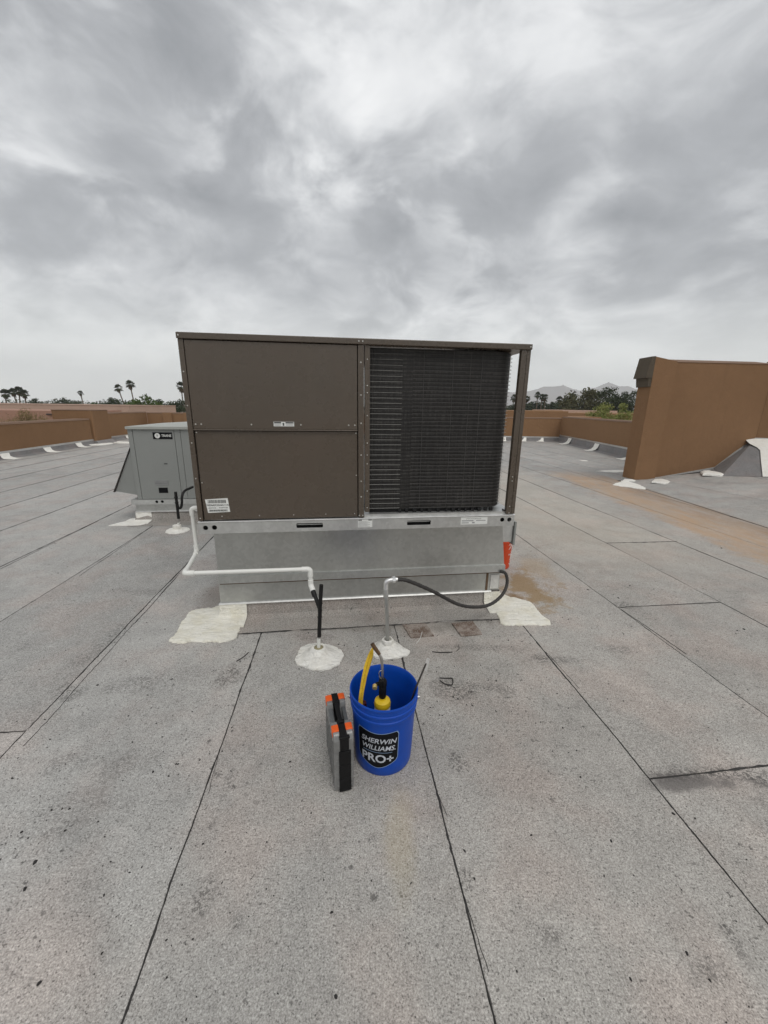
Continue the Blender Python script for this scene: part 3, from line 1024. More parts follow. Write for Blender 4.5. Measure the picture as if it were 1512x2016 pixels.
b.build('wall', M_STUCCO, e)
b = MB()
b.hexa([q2(0.005, -0.012, 2.618), q2(2.5, -0.012, 2.618), q2(2.5, 0.4, 2.618), q2(0.005, 0.4, 2.618)], [q2(0.005, 0.02, 2.64), q2(2.5, 0.02, 2.64), q2(2.5, 0.4, 2.71), q2(0.005, 0.4, 2.71)])
b.build('coping', M_CAP, e)
b = MB()
b.hexa([q2(-0.03, -0.02, 0.93), q2(2.5, -0.02, 0.93), q2(2.5, 0, 0.93), q2(-0.03, 0, 0.93)], [q2(-0.03, -0.014, 0.985), q2(2.5, -0.014, 0.985), q2(2.5, 0, 0.985), q2(-0.03, 0, 0.985)])
b.build('counterflashing', M_GALV, e)
# steep membrane ramp in that corner
w = lambda a, n_: (LW0 + LD * a + LN * n_)
F0 = w(1.66, -0.02)
F1 = Vector((7.33, 8.44, 0))
TOP0 = w(2.66, -0.03)
TOPR = E2 + D2 * 2.4 - N2 * 0.02
F2 = Vector((7.80, 8.06, 0))
F3 = Vector((10.2, 6.3, 0))
rm = MB()
v = [(F0.x, F0.y, 0.28), (F1.x, F1.y, ZR(F1.x) + 0.006), (F2.x, F2.y, ZR(F2.x) + 0.006), (F3.x, F3.y, ZR(F3.x) + 0.006), (TOPR.x, TOPR.y, 0.955), (TOP0.x, TOP0.y, 0.955)]
rm.add(v, [(0, 1, 5), (1, 2, 5), (2, 3, 4, 5)])
tag(rm.build('roof_ramp', M_UPTURN), kind='structure')


# ------------------------------------------------------------------ coating patches
def patch(outline, label, z0=0.0065, z1=0.013, m=M_COAT, seed=1, group=None, amp=0.008, extra=None, cat='coating patch'):
    n = len(outline)
    cx = sum(p[0] for p in outline) / n
    cy = sum(p[1] for p in outline) / n
    ol = [(x - cx, y - cy) for x, y in wobble(outline, amp=amp, seed=seed)]
    mb = MB()
    slab_geo(mb, ol, z0, z1)
    if extra:
        extra(mb, cx, cy)
    o = mb.build('coating_patch', m)
    o.location = (cx, cy, 0)
    tag(o, label, cat, group)
    return o


def strip_patch(p, d, width, zs, label, group, seed):
    """short white strip that comes down an upturn and out onto the roof; d = outward normal on the plan"""
    d = Vector((*d, 0)).normalized()
    s_ = Vector((-d.y, d.x, 0))
    mb = MB()
    rows = zs
    v = []
    for k, (off, z) in enumerate(rows):
        wv = width * (0.5 + 0.10 * mnoise.noise(Vector((seed * 3.1, k * 1.3, 0))))
        sh = 0.05 * mnoise.noise(Vector((seed, k * 0.9, 5)))
        for u in (-1, -0.5, 0, 0.5, 1):
            jit = 0.03 * mnoise.noise(Vector((seed * 2.0, u * 2.2, k)))
            q_ = d * (off + jit) + s_ * (u * wv + sh)
            v.append((q_.x, q_.y, z))
    f = []
    for k in range(len(rows) - 1):
        for j in range(4):
            f.append([k * 5 + j, k * 5 + j + 1, k * 5 + 6 + j, k * 5 + 5 + j])
    m_ = len(v)
    v += [(x, y, z - 0.006) for x, y, z in v]
    f += [[i + m_ for i in q_][::-1] for q_ in f]
    mb.add(v, f, True)
    o = mb.build('coating_patch', M_COAT)
    o.location = (p[0], p[1], 0)
    tag(o, label, 'coating patch', group)


def lp(y):   # roof-side face of the left parapet
    return -10.15 + (y - 5.0) * (-1.23 / 10.42)


Z_UP = [(0.03, 0.165), (0.07, 0.075), (0.13, 0.030), (0.22, 0.017), (0.38, 0.013)]
for k, (y, lab) in enumerate(((11.15, 'nearest white coating strip at the foot of the left parapet'), (12.85, 'second white coating strip along the left parapet'),
                              (14.45, 'third white coating strip along the left parapet'))):
    strip_patch((lp(y), y), (0.993, 0.117), 0.34, Z_UP, lab, 'white strips along the left parapet', k + 1)
patch([(-11.42, 14.95), (-11.1, 15.0), (-10.82, 15.3), (-10.86, 15.75), (-11.0, 15.85), (-11.2, 15.45)], 'white coating patch at the foot of the left pilaster', z1=0.05, seed=5)
patch([(-11.0, 16.0), (-10.75, 15.95), (-10.2, 15.95), (-10.1, 16.1), (-10.75, 16.3), (-11.05, 16.4)], 'long white coating smear beyond the left pilaster', z1=0.06, seed=6)
strip_patch((-11.88, 18.3), (0.99, 0.1), 0.5, Z_UP, 'white coating strip seen just left of the grey unit', 'white strips along the left parapet', 9)


def rp(y):   # roof-side face of the right parapet
    return 7.95 + (y - 9.9) * 0.77 / 9.92


Z_UPR = [(0.035, 0.285), (0.08, 0.14), (0.15, 0.060), (0.27, 0.019), (0.46, 0.014)]
for k, (y, lab) in enumerate(((12.9, 'largest white coating strip on the right low parapet, nearest the tall pier'), (15.6, 'second white coating strip on the right low parapet'),
                              (18.4, 'third white coating strip on the right low parapet, near its far corner'))):
    strip_patch((rp(y), y), (-0.997, 0.077), 0.42, Z_UPR, lab, 'white strips along the right parapet', k + 20)
for k, (x, lab) in enumerate(((7.75, 'white strip on the back parapet nearest the right corner'), (6.9, 'white strip on the back parapet beside the corner post'), (5.9, 'white strip on the back parapet seen through the unit corner gap'))):
    strip_patch((x, 19.87 + (8.72 - x) * 0.0226), (-0.25, -1), 0.34, [(0.03, 0.185), (0.07, 0.075), (0.13, 0.030), (0.22, 0.017), (0.38, 0.013)], lab, 'white strips along the back parapet', k + 30)
patch([(5.60, 10.3), (5.9, 10.45), (6.45, 10.55), (6.4, 10.3), (6.0, 10.12)], 'thin white coating streak left behind the tall pier', seed=11, amp=0.03)
patch([(6.22, 12.55), (6.40, 12.5), (6.42, 12.36), (6.26, 12.36)], 'small white dab on the roof before the right parapet', seed=12)


def pier_extra(mb, cx, cy):
    mb.add([(5.45 - cx, 8.62 - cy, 0.012), (5.62 - cx, 8.66 - cy, 0.012), (5.66 - cx, 8.715 - cy, 0.06), (5.60 - cx, 8.74 - cy, 0.075), (5.555 - cx, 8.95 - cy, 0.05), (5.44 - cx, 8.85 - cy, 0.012)], [(0, 1, 2, 3, 4, 5)])


patch([(4.95, 8.33), (5.30, 8.72), (5.50, 8.9), (5.60, 8.70), (5.72, 8.60), (5.55, 8.25), (5.38, 7.95), (5.25, 7.98), (5.15, 8.1)], 'ragged white coating splash at the foot of the tall pier', z1=0.022, seed=13, amp=0.05, extra=pier_extra)
o = patch([(5.78, 8.35), (6.05, 8.66), (6.30, 8.70), (6.22, 8.40), (5.95, 8.2)], 'small white coating flap right of the tall pier base', z0=0.07, z1=0.10, seed=14, amp=0.02)
o = patch([(6.98, 8.52), (7.20, 8.86), (7.48, 9.0), (7.50, 8.62), (7.30, 8.40)], 'white coating patch at the foot of the ramp by the tall wall', z0=0.215, z1=0.262, seed=15, amp=0.02)
# white coating running down the ramp at the right picture edge
mb = MB()
rp0, rp1, rp2 = Vector(v[1]), Vector(v[2]), Vector(v[5])
nrm = (rp1 - rp0).cross(rp2 - rp0).normalized()
if nrm.z < 0:
    nrm = -nrm


def onramp(x, y):
    z = rp0.z - (nrm.x * (x - rp0.x) + nrm.y * (y - rp0.y)) / nrm.z
    return z


# ramp face right of the corner is the wide quad; place the coating slightly above it
a_, b_, c_, d_ = Vector(v[2]), Vector(v[3]), Vector(v[4]), Vector(v[5])
nr = (b_ - a_).cross(d_ - a_).normalized()
nr = nr if nr.z > 0 else -nr
OFF = nr * 0.02


def quad_pt(s_, u_):
    return (a_ * (1 - s_) + b_ * s_) * (1 - u_) + (d_ * (1 - s_) + c_ * s_) * u_ + OFF


ol = [(-0.02, 0.99), (0.20, 1.0), (0.20, 0.5), (0.20, -0.02), (0.012, -0.02), (0.015, 0.35), (0.02, 0.66), (0.0, 0.74), (-0.05, 0.84), (-0.08, 0.95)]
vv = [quad_pt(*p) for p in ol]
c0 = quad_pt(0.10, 0.6)
mb.add([tuple(p) for p in vv] + [tuple(c0)], [[i, (i + 1) % len(vv), len(vv)] for i in range(len(vv))])
tag(mb.build('coating_patch', M_COAT), 'tall white coating streak on the ramp at the right edge', 'coating patch')

# ------------------------------------------------------------------ main rooftop unit
UO = Vector((-0.138, 2.665, 0))
UA = 0.131
ZB, ZT = 0.826, 2.002


def uw(u, v_, z=0.0):
    return (UO.x + u * math.cos(UA) - v_ * math.sin(UA), UO.y + u * math.sin(UA) + v_ * math.cos(UA), z)


unit = empty('rooftop_unit', UO, UA, 'large brown packaged rooftop air conditioner with black coil on a metal curb', 'air conditioner')
MB().bbox(-1.122, 1.120, -0.014, 1.53, 1.966, ZT, 0.004).build('lid', M_BROWN, unit)
MB().box(-1.108, -0.012, 0.03, 1.50, ZB + 0.004, 1.9655).build('cabinet', M_BROWN, unit)
MB().box(-1.106, -0.008, 0.02, 0.0298, ZB + 0.006, 1.964).build('gap_shade_sheet', M_DARK, unit)  # near-black sheet stands in for the shade in the panel gaps
MB().bbox(-1.118, -1.087, -0.004, 0.05, ZB + 0.005, 1.9655, 0.003).build('corner_post', M_BROWN, unit)
pn = MB()
pn.bbox(-1.083, -0.047, -0.003, 0.018, 1.437, 1.962, 0.003)
pn.hexa([(-1.083, -0.011, 1.430), (-0.047, -0.011, 1.430), (-0.047, 0.015, 1.433), (-1.083, 0.015, 1.433)], [(-1.083, -0.004, 1.4368), (-0.047, -0.004, 1.4368), (-0.047, 0.015, 1.4368), (-1.083, 0.015, 1.4368)])
up_panel = pn.build('access_panel', M_BROWN, unit)
lo_panel = MB().bbox(-1.081, -0.047, 0.006, 0.018, ZB + 0.008, 1.426, 0.003).build('access_panel', M_BROWN, unit)
MB().bbox(-0.042, -0.003, -0.004, 0.05, ZB + 0.005, 1.9655, 0.003).build('centre_post', M_BROWN, unit)
MB().bbox(0.002, 0.036, 0.0, 0.05, 0.868, 1.9655, 0.003).build('coil_flange', M_BROWN, unit)
rpst = MB()
rpst.bbox(1.050, 1.088, -0.006, 0.03, ZB + 0.006, 1.9655, 0.003)
rpst.bbox(1.0905, 1.118, -0.003, 0.06, ZB + 0.006, 1.9655, 0.003)
rpst.build('corner_post', M_BROWN, unit)
MB().bbox(1.06, 1.118, 1.44, 1.50, ZB + 0.006, 1.9655, 0.003).build('corner_post', M_BROWN, unit)
# service disconnect on the hidden left side, its edge just shows
dc = MB()
dc.bbox(-1.142, -1.1185, 0.10, 0.26, 1.18, 1.36, 0.004)
dc.bbox(-1.147, -1.1185, 0.12, 0.24, 1.30, 1.33, 0.003)
dc.build('side_latch', M_BROWN, unit)

# coil wrapping round the front right corner
CR = 0.15


def coil_path(off, n=10):
    pts = [(0.04, 0.05 - off)]
    pts += [(0.04 + (0.905 - 0.04) * k / 12, 0.05 - off) for k in range(1, 12)]
    cx, cy, r_ = 0.905, 0.05 + CR, CR + off
    for k in range(n + 1):
        a = R(-90 + 90 * k / n)
        pts.append((cx + r_ * math.cos(a), cy + r_ * math.sin(a)))
    pts += [(1.055 + off, 0.5), (1.055 + off, 1.0), (1.055 + off, 1.40)]
    return pts


cp = coil_path(0.0)
ci = coil_path(-0.06)
cm = MB()
n = len(cp)
z0, z1 = 0.874, 1.958
vv = [(x, y, z0) for x, y in cp] + [(x, y, z1) for x, y in cp] + [(x, y, z0) for x, y in ci] + [(x, y, z1) for x, y in ci]
ff = [[i, i + 1, n + i + 1, n + i] for i in range(n - 1)] + [[2 * n + i + 1, 2 * n + i, 3 * n + i, 3 * n + i + 1] for i in range(n - 1)]
ff += [[i + 1, i, 2 * n + i, 2 * n + i + 1] for i in range(n - 1)] + [[n + i, n + i + 1, 3 * n + i + 1, 3 * n + i] for i in range(n - 1)]
ff += [[0, n, 3 * n, 2 * n], [n - 1, 3 * n - 1, 4 * n - 1, 2 * n - 1]]
cm.add(vv, ff, True)
coil = cm.build('coil', M_COIL, unit)
NW = 43
zz = [0.884 + 0.0254 * k for k in range(NW)]
wl, wm, wr = MB(), MB(), MB()
po = coil_path(0.010)
rng = random.Random(4)
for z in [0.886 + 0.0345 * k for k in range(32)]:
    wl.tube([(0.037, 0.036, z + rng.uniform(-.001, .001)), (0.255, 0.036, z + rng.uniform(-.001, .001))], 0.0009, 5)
for z in zz:
    wm.tube([(x, y, z + rng.uniform(-.0006, .0006)) for x, y in po[4:17]], 0.0010, 4)
    wr.tube([(x, y, z + rng.uniform(-.001, .001)) for x, y in po[16:24]], 0.0016, 4)
for x in (0.055, 0.40, 0.60, 0.72, 0.80):
    wm.tube([(x, 0.037, 0.88), (x, 0.037, 1.955)], 0.001, 4)
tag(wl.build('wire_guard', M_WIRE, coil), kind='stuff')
tag(wm.build('wire_guard', M_WIRED, coil), kind='stuff')
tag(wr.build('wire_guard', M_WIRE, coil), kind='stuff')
fb = MB()
x = 0.25
while x < 0.97:
    w_ = rng.uniform(0.012, 0.03)
    fb.box(x, x + w_, 0.040, 0.06, 0.8485, 0.873 + rng.uniform(0, 0.004))
    x += w_ + rng.uniform(0.02, 0.045)
fb.box(0.04, 0.86, 0.062, 0.10, 0.8485, 0.8735)
fb.build('coil_feet', M_DARK, unit)

# base pan and rail with real openings
pan = MB()
pan.box(0.0, 1.114, 0.012, 1.50, ZB + 0.001, 0.848)
pan.build('base_pan', M_GALV, unit)
rail = MB()
ZR0 = 0.738
holes = [rrect(-0.475, -0.292, 0.763, 0.797, 0.008), rrect(0.308, 0.483, 0.763, 0.797, 0.008)]
for hx, hz_ in ((-1.078, 0.781), (-1.020, 0.782), (1.028, 0.787), (1.083, 0.787)):
    holes.append(circle2(hx, hz_, 0.0165))
plate_holes(rail, [(-1.122, ZR0), (1.122, ZR0), (1.122, ZB - 0.008), (-1.122, ZB - 0.008)], holes, 0.0, 0.004)
rail.box(-1.122, 1.122, 0.0042, 0.03, ZR0, ZR0 + 0.004)
rail.box(-1.122, -1.118, 0.0042, 1.5, ZR0, ZB - 0.008)
rail.box(1.118, 1.122, 0.0042, 1.5, ZR0, ZB - 0.008)
base_rail = rail.build('base_rail', M_GALV, unit)
MB().bbox(-1.124, 1.124, -0.007, 0.022, ZB - 0.0075, ZB + 0.0005, 0.0035).build('rail_lip', M_GALVB, base_rail)  # lighter metal than the rail: sky highlight on the bend put into colour
bk = MB()
bk.box(-1.11, 1.11, 0.06, 0.065, ZR0 + 0.006, ZB - 0.01)
bk.build('rail_shade_back', M_DARK, base_rail)  # blackened sheet paints the shade inside the slots and holes
bars = MB()
bars.box(-0.475, -0.292, 0.03, 0.036, 0.776, 0.782)
bars.box(0.308, 0.483, 0.03, 0.036, 0.778, 0.784)
tag(bars.build('slot_bar', M_GALV, base_rail), kind='stuff')

sc = MB()


def screw(mb, x, z, y=-0.004, r=0.0048):
    mb.lathe_y = None
    k = 8
    v_ = [(x + r * math.cos(2 * math.pi * i / k), y, z + r * math.sin(2 * math.pi * i / k)) for i in range(k)]
    v_ += [(x + r * .7 * math.cos(2 * math.pi * i / k), y - 0.0035, z + r * .7 * math.sin(2 * math.pi * i / k)) for i in range(k)]
    mb.add(v_, [[i, (i + 1) % k, (i + 1) % k + k, i + k] for i in range(k)] + [[i + k for i in range(k)]])


for x, z in ((-1.067, 1.467), (-1.033, 1.467), (-0.727, 1.467), (-0.415, 1.467), (-0.105, 1.467), (-0.064, 1.467)):
    screw(sc, x, z, -0.003, 0.0058)
for x in (-0.965, -0.72, -0.49, -0.27, -0.07):
    screw(sc, x, 0.858, 0.006)
for x, z in ((-1.07, 1.415), (-0.056, 1.415), (-1.07, 1.09), (-0.056, 1.13)):
    screw(sc, x, z, 0.006)
for z in (1.78, 1.58, 1.35, 1.12, 0.85):
    screw(sc, -1.103, z, -0.004)
for z in (1.86, 1.66, 1.48, 1.27, 1.09, 0.98):
    screw(sc, -0.023, z, -0.004, 0.006)
for z in (1.88, 1.72, 1.675, 1.53, 1.35, 1.27, 1.21, 1.02, 0.90):
    screw(sc, 0.019, z, 0.0)
for x in (-0.036, -0.012):
    screw(sc, x, 1.984, -0.014, 0.0055)
    screw(sc, x, 0.845, -0.004, 0.006)
for x in (-1.108, 1.106):
    screw(sc, x, 1.984, -0.014, 0.0055)
for z in (1.11, 1.08, 0.89, 0.84):
    screw(sc, 1.072, z, -0.006)
for x in (-1.1, -0.51, -0.26, 0.28, 0.51, 1.0, 1.106):
    screw(sc, x, 0.790, 0.0, 0.003)
tag(sc.build('screw_heads', M_SCREW, unit), kind='stuff')


def label_plate(parent, x0, x1, z0, z1, y, name='label_plate', m=M_LABEL, th=0.0012):
    return MB().box(x0, x1, y - th, y, z0, z1).build(name, m, parent)


def flat_text(body, size, cx, cz, y, m, parent, name='lettering', shear=0.0, sx=1.0, bold=0.0):
    v_, f_ = text_geo(body, size, shear, bold=bold)
    return MB().add([(cx + p[0] * sx, y, cz + p[1]) for p in v_], f_).build(name, m, parent)


# barcode sticker (slightly crooked)
bc = MB()
bc.add([(-1.064, 0.0048, 0.977), (-0.918, 0.0048, 0.984), (-0.909, 0.0048, 0.889), (-1.052, 0.0048, 0.884), (-1.064, 0.006, 0.977), (-0.918, 0.006, 0.984), (-0.909, 0.006, 0.889), (-1.052, 0.006, 0.884)], [(0, 1, 2, 3), (0, 3, 7, 4), (1, 0, 4, 5), (2, 1, 5, 6), (3, 2, 6, 7)])
sticker = bc.build('barcode_sticker', M_LABEL, lo_panel)
br = MB()
x = -1.047
while x < -0.934:
    w_ = rng.choice((0.0012, 0.0022, 0.0034))
    br.box(x, x + w_, 0.0041, 0.0047, 0.951, 0.973)
    x += w_ + rng.choice((0.0012, 0.002, 0.003))
x = -1.043
while x < -0.928:
    w_ = rng.choice((0.0012, 0.0022, 0.0034))
    br.box(x, x + w_, 0.0041, 0.0047, 0.893, 0.906)
    x += w_ + rng.choice((0.001, 0.0016, 0.0022))
tag(br.build('barcode', M_INK, sticker), kind='stuff')
flat_text('VXE36A2C2AA6A111A1', 0.0165, -0.984, 0.937, 0.0042, M_INK, sticker, sx=0.86, bold=0.0004)
flat_text('(S)NCO2 ...  M2007V2M', 0.013, -0.984, 0.918, 0.0042, M_INK, sticker, sx=0.95)
# warning sticker on the upper panel
wst = label_plate(up_panel, -0.588, -0.458, 1.457, 1.486, -0.0032, 'warning_sticker')
wi = MB()
wi.box(-0.584, -0.540, -0.0049, -0.0045, 1.476, 1.484)
wi.box(-0.512, -0.462, -0.0049, -0.0045, 1.476, 1.484)
tag(wi.build('warning_band', M_INK, wst), kind='stuff')
wi = MB()
for k in range(3):
    wi.box(-0.583, -0.543, -0.0049, -0.0045, 1.461 + k * 0.0045, 1.4625 + k * 0.0045)
    wi.box(-0.511, -0.464, -0.0049, -0.0045, 1.461 + k * 0.0045, 1.4625 + k * 0.0045)
tag(wi.build('small_print', M_GREYINK, wst), kind='stuff')
MB().prism([(-0.531, 1.461), (-0.521, 1.461), (-0.521, 1.479), (-0.527, 1.479), (-0.533, 1.474), (-0.529, 1.470)], 'y', -0.0049, -0.0045).build('pictogram', M_INK, wst)
# stickers on the rail
rs1 = label_plate(base_rail, -0.046, 0.056, 0.757, 0.8155, -0.0003, 'rail_sticker')
wi = MB()
wi.box(-0.043, -0.018, -0.0019, -0.0016, 0.807, 0.8135)
wi.box(0.028, 0.052, -0.0019, -0.0016, 0.807, 0.8135)
tag(wi.build('warning_band', M_INK, rs1), kind='stuff')
wi = MB()
for k in range(9):
    wi.box(-0.042, 0.040 - 0.012 * (k % 3), -0.0019, -0.0016, 0.762 + k * 0.0048, 0.7637 + k * 0.0048)
tag(wi.build('small_print', M_GREYINK, rs1), kind='stuff')
rs2 = label_plate(base_rail, 0.708, 0.912, 0.758, 0.812, -0.0003, 'rail_sticker')
wi = MB()
wi.box(0.715, 0.805, -0.0019, -0.0016, 0.782, 0.790)
wi.box(0.825, 0.898, -0.0019, -0.0016, 0.784, 0.790)
wi.box(0.715, 0.770, -0.0019, -0.0016, 0.767, 0.774)
wi.box(0.795, 0.815, -0.0019, -0.0016, 0.766, 0.776)
tag(wi.build('small_print', M_GREYINK, rs2), kind='stuff')
flat_text('ATTENTION INSTALLER', 0.012, 0.805, 0.800, -0.0018, M_INK, rs2, sx=0.9)
MB().bbox(1.04, 1.05, 0.005, 0.05, 0.8485, 0.86, 0.002).build('clip', M_DSTEEL, unit)

# ------------------------------------------------------------------ curb under the unit
curb = empty('roof_curb', UO, UA, 'sheet metal adapter curb under the large brown unit', 'curb')
ad = MB()
ad.hexa([(-1.066, 0.125, 0.372), (1.138, 0.125, 0.372), (1.138, 1.40, 0.372), (-1.066, 1.40, 0.372)], [(-1.062, 0.105, 0.7375), (1.080, 0.105, 0.7375), (1.080, 1.40, 0.7375), (-1.062, 1.40, 0.7375)])
ad.build('adapter', M_GALVD, curb)
fl = MB()
fl.hexa([(-1.070, 0.1105, 0.314), (1.145, 0.1105, 0.314), (1.145, 1.41, 0.314), (-1.070, 1.41, 0.314)], [(-1.069, 0.113, 0.3718), (1.144, 0.113, 0.3718), (1.144, 1.41, 0.3718), (-1.069, 1.41, 0.3718)])
fl.build('adapter_flange', M_GALVD, curb)
MB().box(-1.064, 1.135, 0.135, 1.39, 0.296, 0.3138).build('wood_nailer', M_RUSTBAND, curb)
lc = MB()
lc.box(-1.082, 1.128, 0.162, 1.38, 0.135, 0.2958)
lc.build('curb_wall', M_GALVD, curb)
de = MB()
de.hexa([(-1.092, 0.142, 0.1265), (1.06, 0.142, 0.1265), (1.06, 0.17, 0.1265), (-1.092, 0.17, 0.1265)], [(-1.090, 0.152, 0.1345), (1.06, 0.152, 0.1345), (1.06, 0.17, 0.1345), (-1.090, 0.17, 0.1345)])
de.build('drip_edge', M_GALV, curb)
# membrane that turns up the curb and its flange on the roof
fm = MB()
segs = [-1.16 + 2.34 * k / 60 for k in range(61)]
vv = []
for u in segs:
    e_ = -0.078 + 0.012 * mnoise.noise(Vector((u * 3, 1.1, 0))) + 0.006 * mnoise.noise(Vector((u * 17, 3.1, 0)))
    uc = min(max(u, -1.083), 1.125)
    vv += [(u, e_, 0.0068), (u, e_ + 0.002, 0.0115), (u, 0.10, 0.0125), (uc, 0.152, 0.028), (uc, 0.158, 0.128)]
ff = []
for k in range(60):
    for j in range(4):
        ff.append([k * 5 + j, k * 5 + 5 + j, k * 5 + 6 + j, k * 5 + 1 + j])
fm.add(vv, ff)
fm.box(-1.075, 1.12, 0.1722, 1.37, 0.006, 0.1342)
fs_ = fm.build('flashing_sheet', M_FLASH, curb)
bead((-1.15, -0.080), (1.17, -0.080), 0.0026, 5, fs_, 0.0095)

def corner_skirt(mb, cols, xf, ztop, cx, cy):
    """coating that wraps a curb corner: cols = (u, v, outward u, outward v) along the curb wall"""
    rows = ((0.004, ztop), (0.010, ztop * 0.55), (0.016, 0.038), (0.045, 0.024), (0.11, 0.0195), (0.15, 0.013))
    v_ = []
    for ci_, (u, w_, nu, nv) in enumerate(cols):
        for ri, (off, z) in enumerate(rows):
            j = 0.006 * mnoise.noise(Vector((ci_ * 1.7, ri * 2.3, cx * 5)))
            p = xf(u + nu * (off + j), w_ + nv * (off + j), z)
            v_.append((p[0] - cx, p[1] - cy, p[2]))
    n_ = len(rows)
    f_ = []
    for i in range(len(cols) - 1):
        for k_ in range(n_ - 1):
            f_.append([i * n_ + k_, i * n_ + k_ + 1, (i + 1) * n_ + k_ + 1, (i + 1) * n_ + k_])
    mb.add(v_, f_, True)


# patches at the curb corners
def corner_extra_left(mb, cx, cy):
    corner_skirt(mb, [(-0.89, 0.150, 0, -1), (-0.96, 0.150, 0, -1), (-1.02, 0.150, 0, -1), (-1.08, 0.150, 0, -1), (-1.086, 0.152, -0.6, -0.8), (-1.088, 0.16, -1, -0.2), (-1.088, 0.25, -1, 0), (-1.088, 0.34, -0.6, 0)], uw, 0.126, cx, cy)


patch([(-1.304, 2.829), (-1.443, 2.809), (-1.52, 2.767), (-1.513, 2.652), (-1.473, 2.48), (-1.469, 2.377), (-1.391, 2.346), (-1.249, 2.359), (-1.094, 2.367), (-1.022, 2.41), (-1.035, 2.523), (-1.056, 2.67), (-1.08, 2.70), (-1.2, 2.73)],
      'cream coating patch at the left front corner of the brown unit curb', z0=0.0065, z1=0.021, m=M_COATC, seed=2, amp=0.012, extra=corner_extra_left)


def corner_extra_right(mb, cx, cy):
    corner_skirt(mb, [(1.0, 0.150, 0, -1), (1.05, 0.150, 0, -1), (1.10, 0.150, 0, -1), (1.126, 0.152, 0.5, -0.9), (1.132, 0.16, 1, -0.3), (1.132, 0.25, 1, 0), (1.132, 0.34, 0.6, 0)], uw, 0.125, cx, cy)


patch([(0.905, 2.93), (1.0, 2.99), (1.08, 3.06), (1.16, 3.06), (1.252, 2.975), (1.257, 2.828), (1.287, 2.66), (1.142, 2.643), (0.926, 2.631), (0.91, 2.752)],
      'cream coating patch at the right front corner of the brown unit curb', z0=0.0065, z1=0.021, m=M_COATC, seed=3, amp=0.012, extra=corner_extra_right)
# rust streaks and a small bracket on the right end of the curb
MB().box(1.012, 1.030, 0.1585, 0.1618, 0.13, 0.29).build('rust_streak', M_RUSTBAND, curb)
MB().box(1.05, 1.12, 0.1555, 0.1618, 0.15, 0.27).build('tape_patch', M_GALVB, curb)

# grey metal box hanging under the right end of the rail
db = empty('electrical_box', uw(1.085, 0.5, 0.60), UA, 'grey metal box hanging below the right end of the base rail', 'electrical box')
k = MB()
k.bbox(-0.06, 0.095, -0.38, -0.02, -0.035, 0.134, 0.004)
k.build('enclosure', M_GALV, db)
k = MB()
k.box(0.098, 0.112, -0.40, -0.02, -0.055, 0.1345)
k.build('side_cover', M_GREYPAINT, db)

# ------------------------------------------------------------------ condensate drain in white pvc and black abs
dr = empty('condensate_drain', uw(-1.187, 0.10, 0), UA, 'white plastic condensate pipe running across the front of the brown unit', 'pipe')
PR = 0.0135
ox, oy = -1.187, 0.10
loc = lambda u, v_, z: (u - ox, v_ - oy, z)
MB().tube(bend_path([loc(-1.115, 0.10, 0.895), loc(-1.187, 0.10, 0.895), loc(-1.187, 0.10, 0.575), loc(-1.133, -0.30, 0.583)], 0.035, 8), PR, 14).build('pipe', M_PVC, dr)
MB().tube([loc(-1.133, -0.30, 0.583), loc(-0.385, -0.30, 0.580)], PR, 14).build('pipe', M_PVC, dr)
MB().tube(bend_path([loc(-0.40, -0.30, 0.580), loc(-0.372, -0.30, 0.580), loc(-0.372, -0.30, 0.475), loc(-0.352, -0.345, 0.432)], 0.03, 8), PR, 14).build('pipe', M_PVC, dr)
fit = MB()
fr = 0.0175
fit.tube(bend_path([loc(-1.130, 0.10, 0.895), loc(-1.187, 0.10, 0.895), loc(-1.187, 0.10, 0.845)], 0.035, 8), fr, 14)
fit.build('elbow', M_PVC, dr)
MB().tube(bend_path([loc(-1.187, 0.10, 0.625), loc(-1.187, 0.10, 0.575), loc(-1.180, 0.05, 0.577)], 0.03, 8), fr, 14).build('elbow', M_PVC, dr)
MB().tube(bend_path([loc(-1.140, -0.25, 0.582), loc(-1.133, -0.30, 0.583), loc(-1.075, -0.30, 0.583)], 0.03, 8), fr, 14).build('elbow', M_PVC, dr)
MB().tube(bend_path([loc(-0.425, -0.30, 0.580), loc(-0.372, -0.30, 0.580), loc(-0.372, -0.30, 0.53)], 0.03, 8), fr, 14).build('elbow', M_PVC, dr)
MB().tube(bend_path([loc(-0.372, -0.30, 0.505), loc(-0.372, -0.30, 0.470), loc(-0.356, -0.335, 0.442)], 0.03, 8), fr, 14).build('elbow', M_PVC, dr)
MB().tube([loc(-1.142, 0.10, 0.895), loc(-1.142, 0.10, 1.19)], 0.009, 10).build('vent_pipe', M_PVC, dr)

bp = empty('drain_riser', (-0.41, 2.206, 0), UA, 'black plastic drain riser with an angled branch before the brown unit', 'pipe')
# the riser leans a little
MB().tube([(0.0, 0, 0.06), (0.002, 0, 0.15)], 0.0115, 12).build('white_stub', M_PVC, bp)
MB().tube([(0.002, 0, 0.13), (0.010, 0, 0.165)], 0.006, 10).build('inner_pipe', M_STEEL, bp)
MB().tube([(0.006, 0, 0.163), (0.018, 0, 0.38), (0.030, 0, 0.523)], 0.0128, 14).build('riser_pipe', M_ABS, bp)
cxy = (Vector(uw(-0.352, -0.345, 0.432)) - Vector((-0.41, 2.206, 0)))
ca, sa = math.cos(-UA), math.sin(-UA)
cl = (cxy.x * ca - cxy.y * sa, cxy.x * sa + cxy.y * ca, cxy.z)
MB().tube([cl, tuple(Vector(cl) * 0.5 + Vector((0.018, 0, 0.365)) * 0.5 + Vector((0, 0, -0.004))), (0.017, 0.0, 0.352)], 0.0125, 14).build('wye_branch', M_ABS, bp)
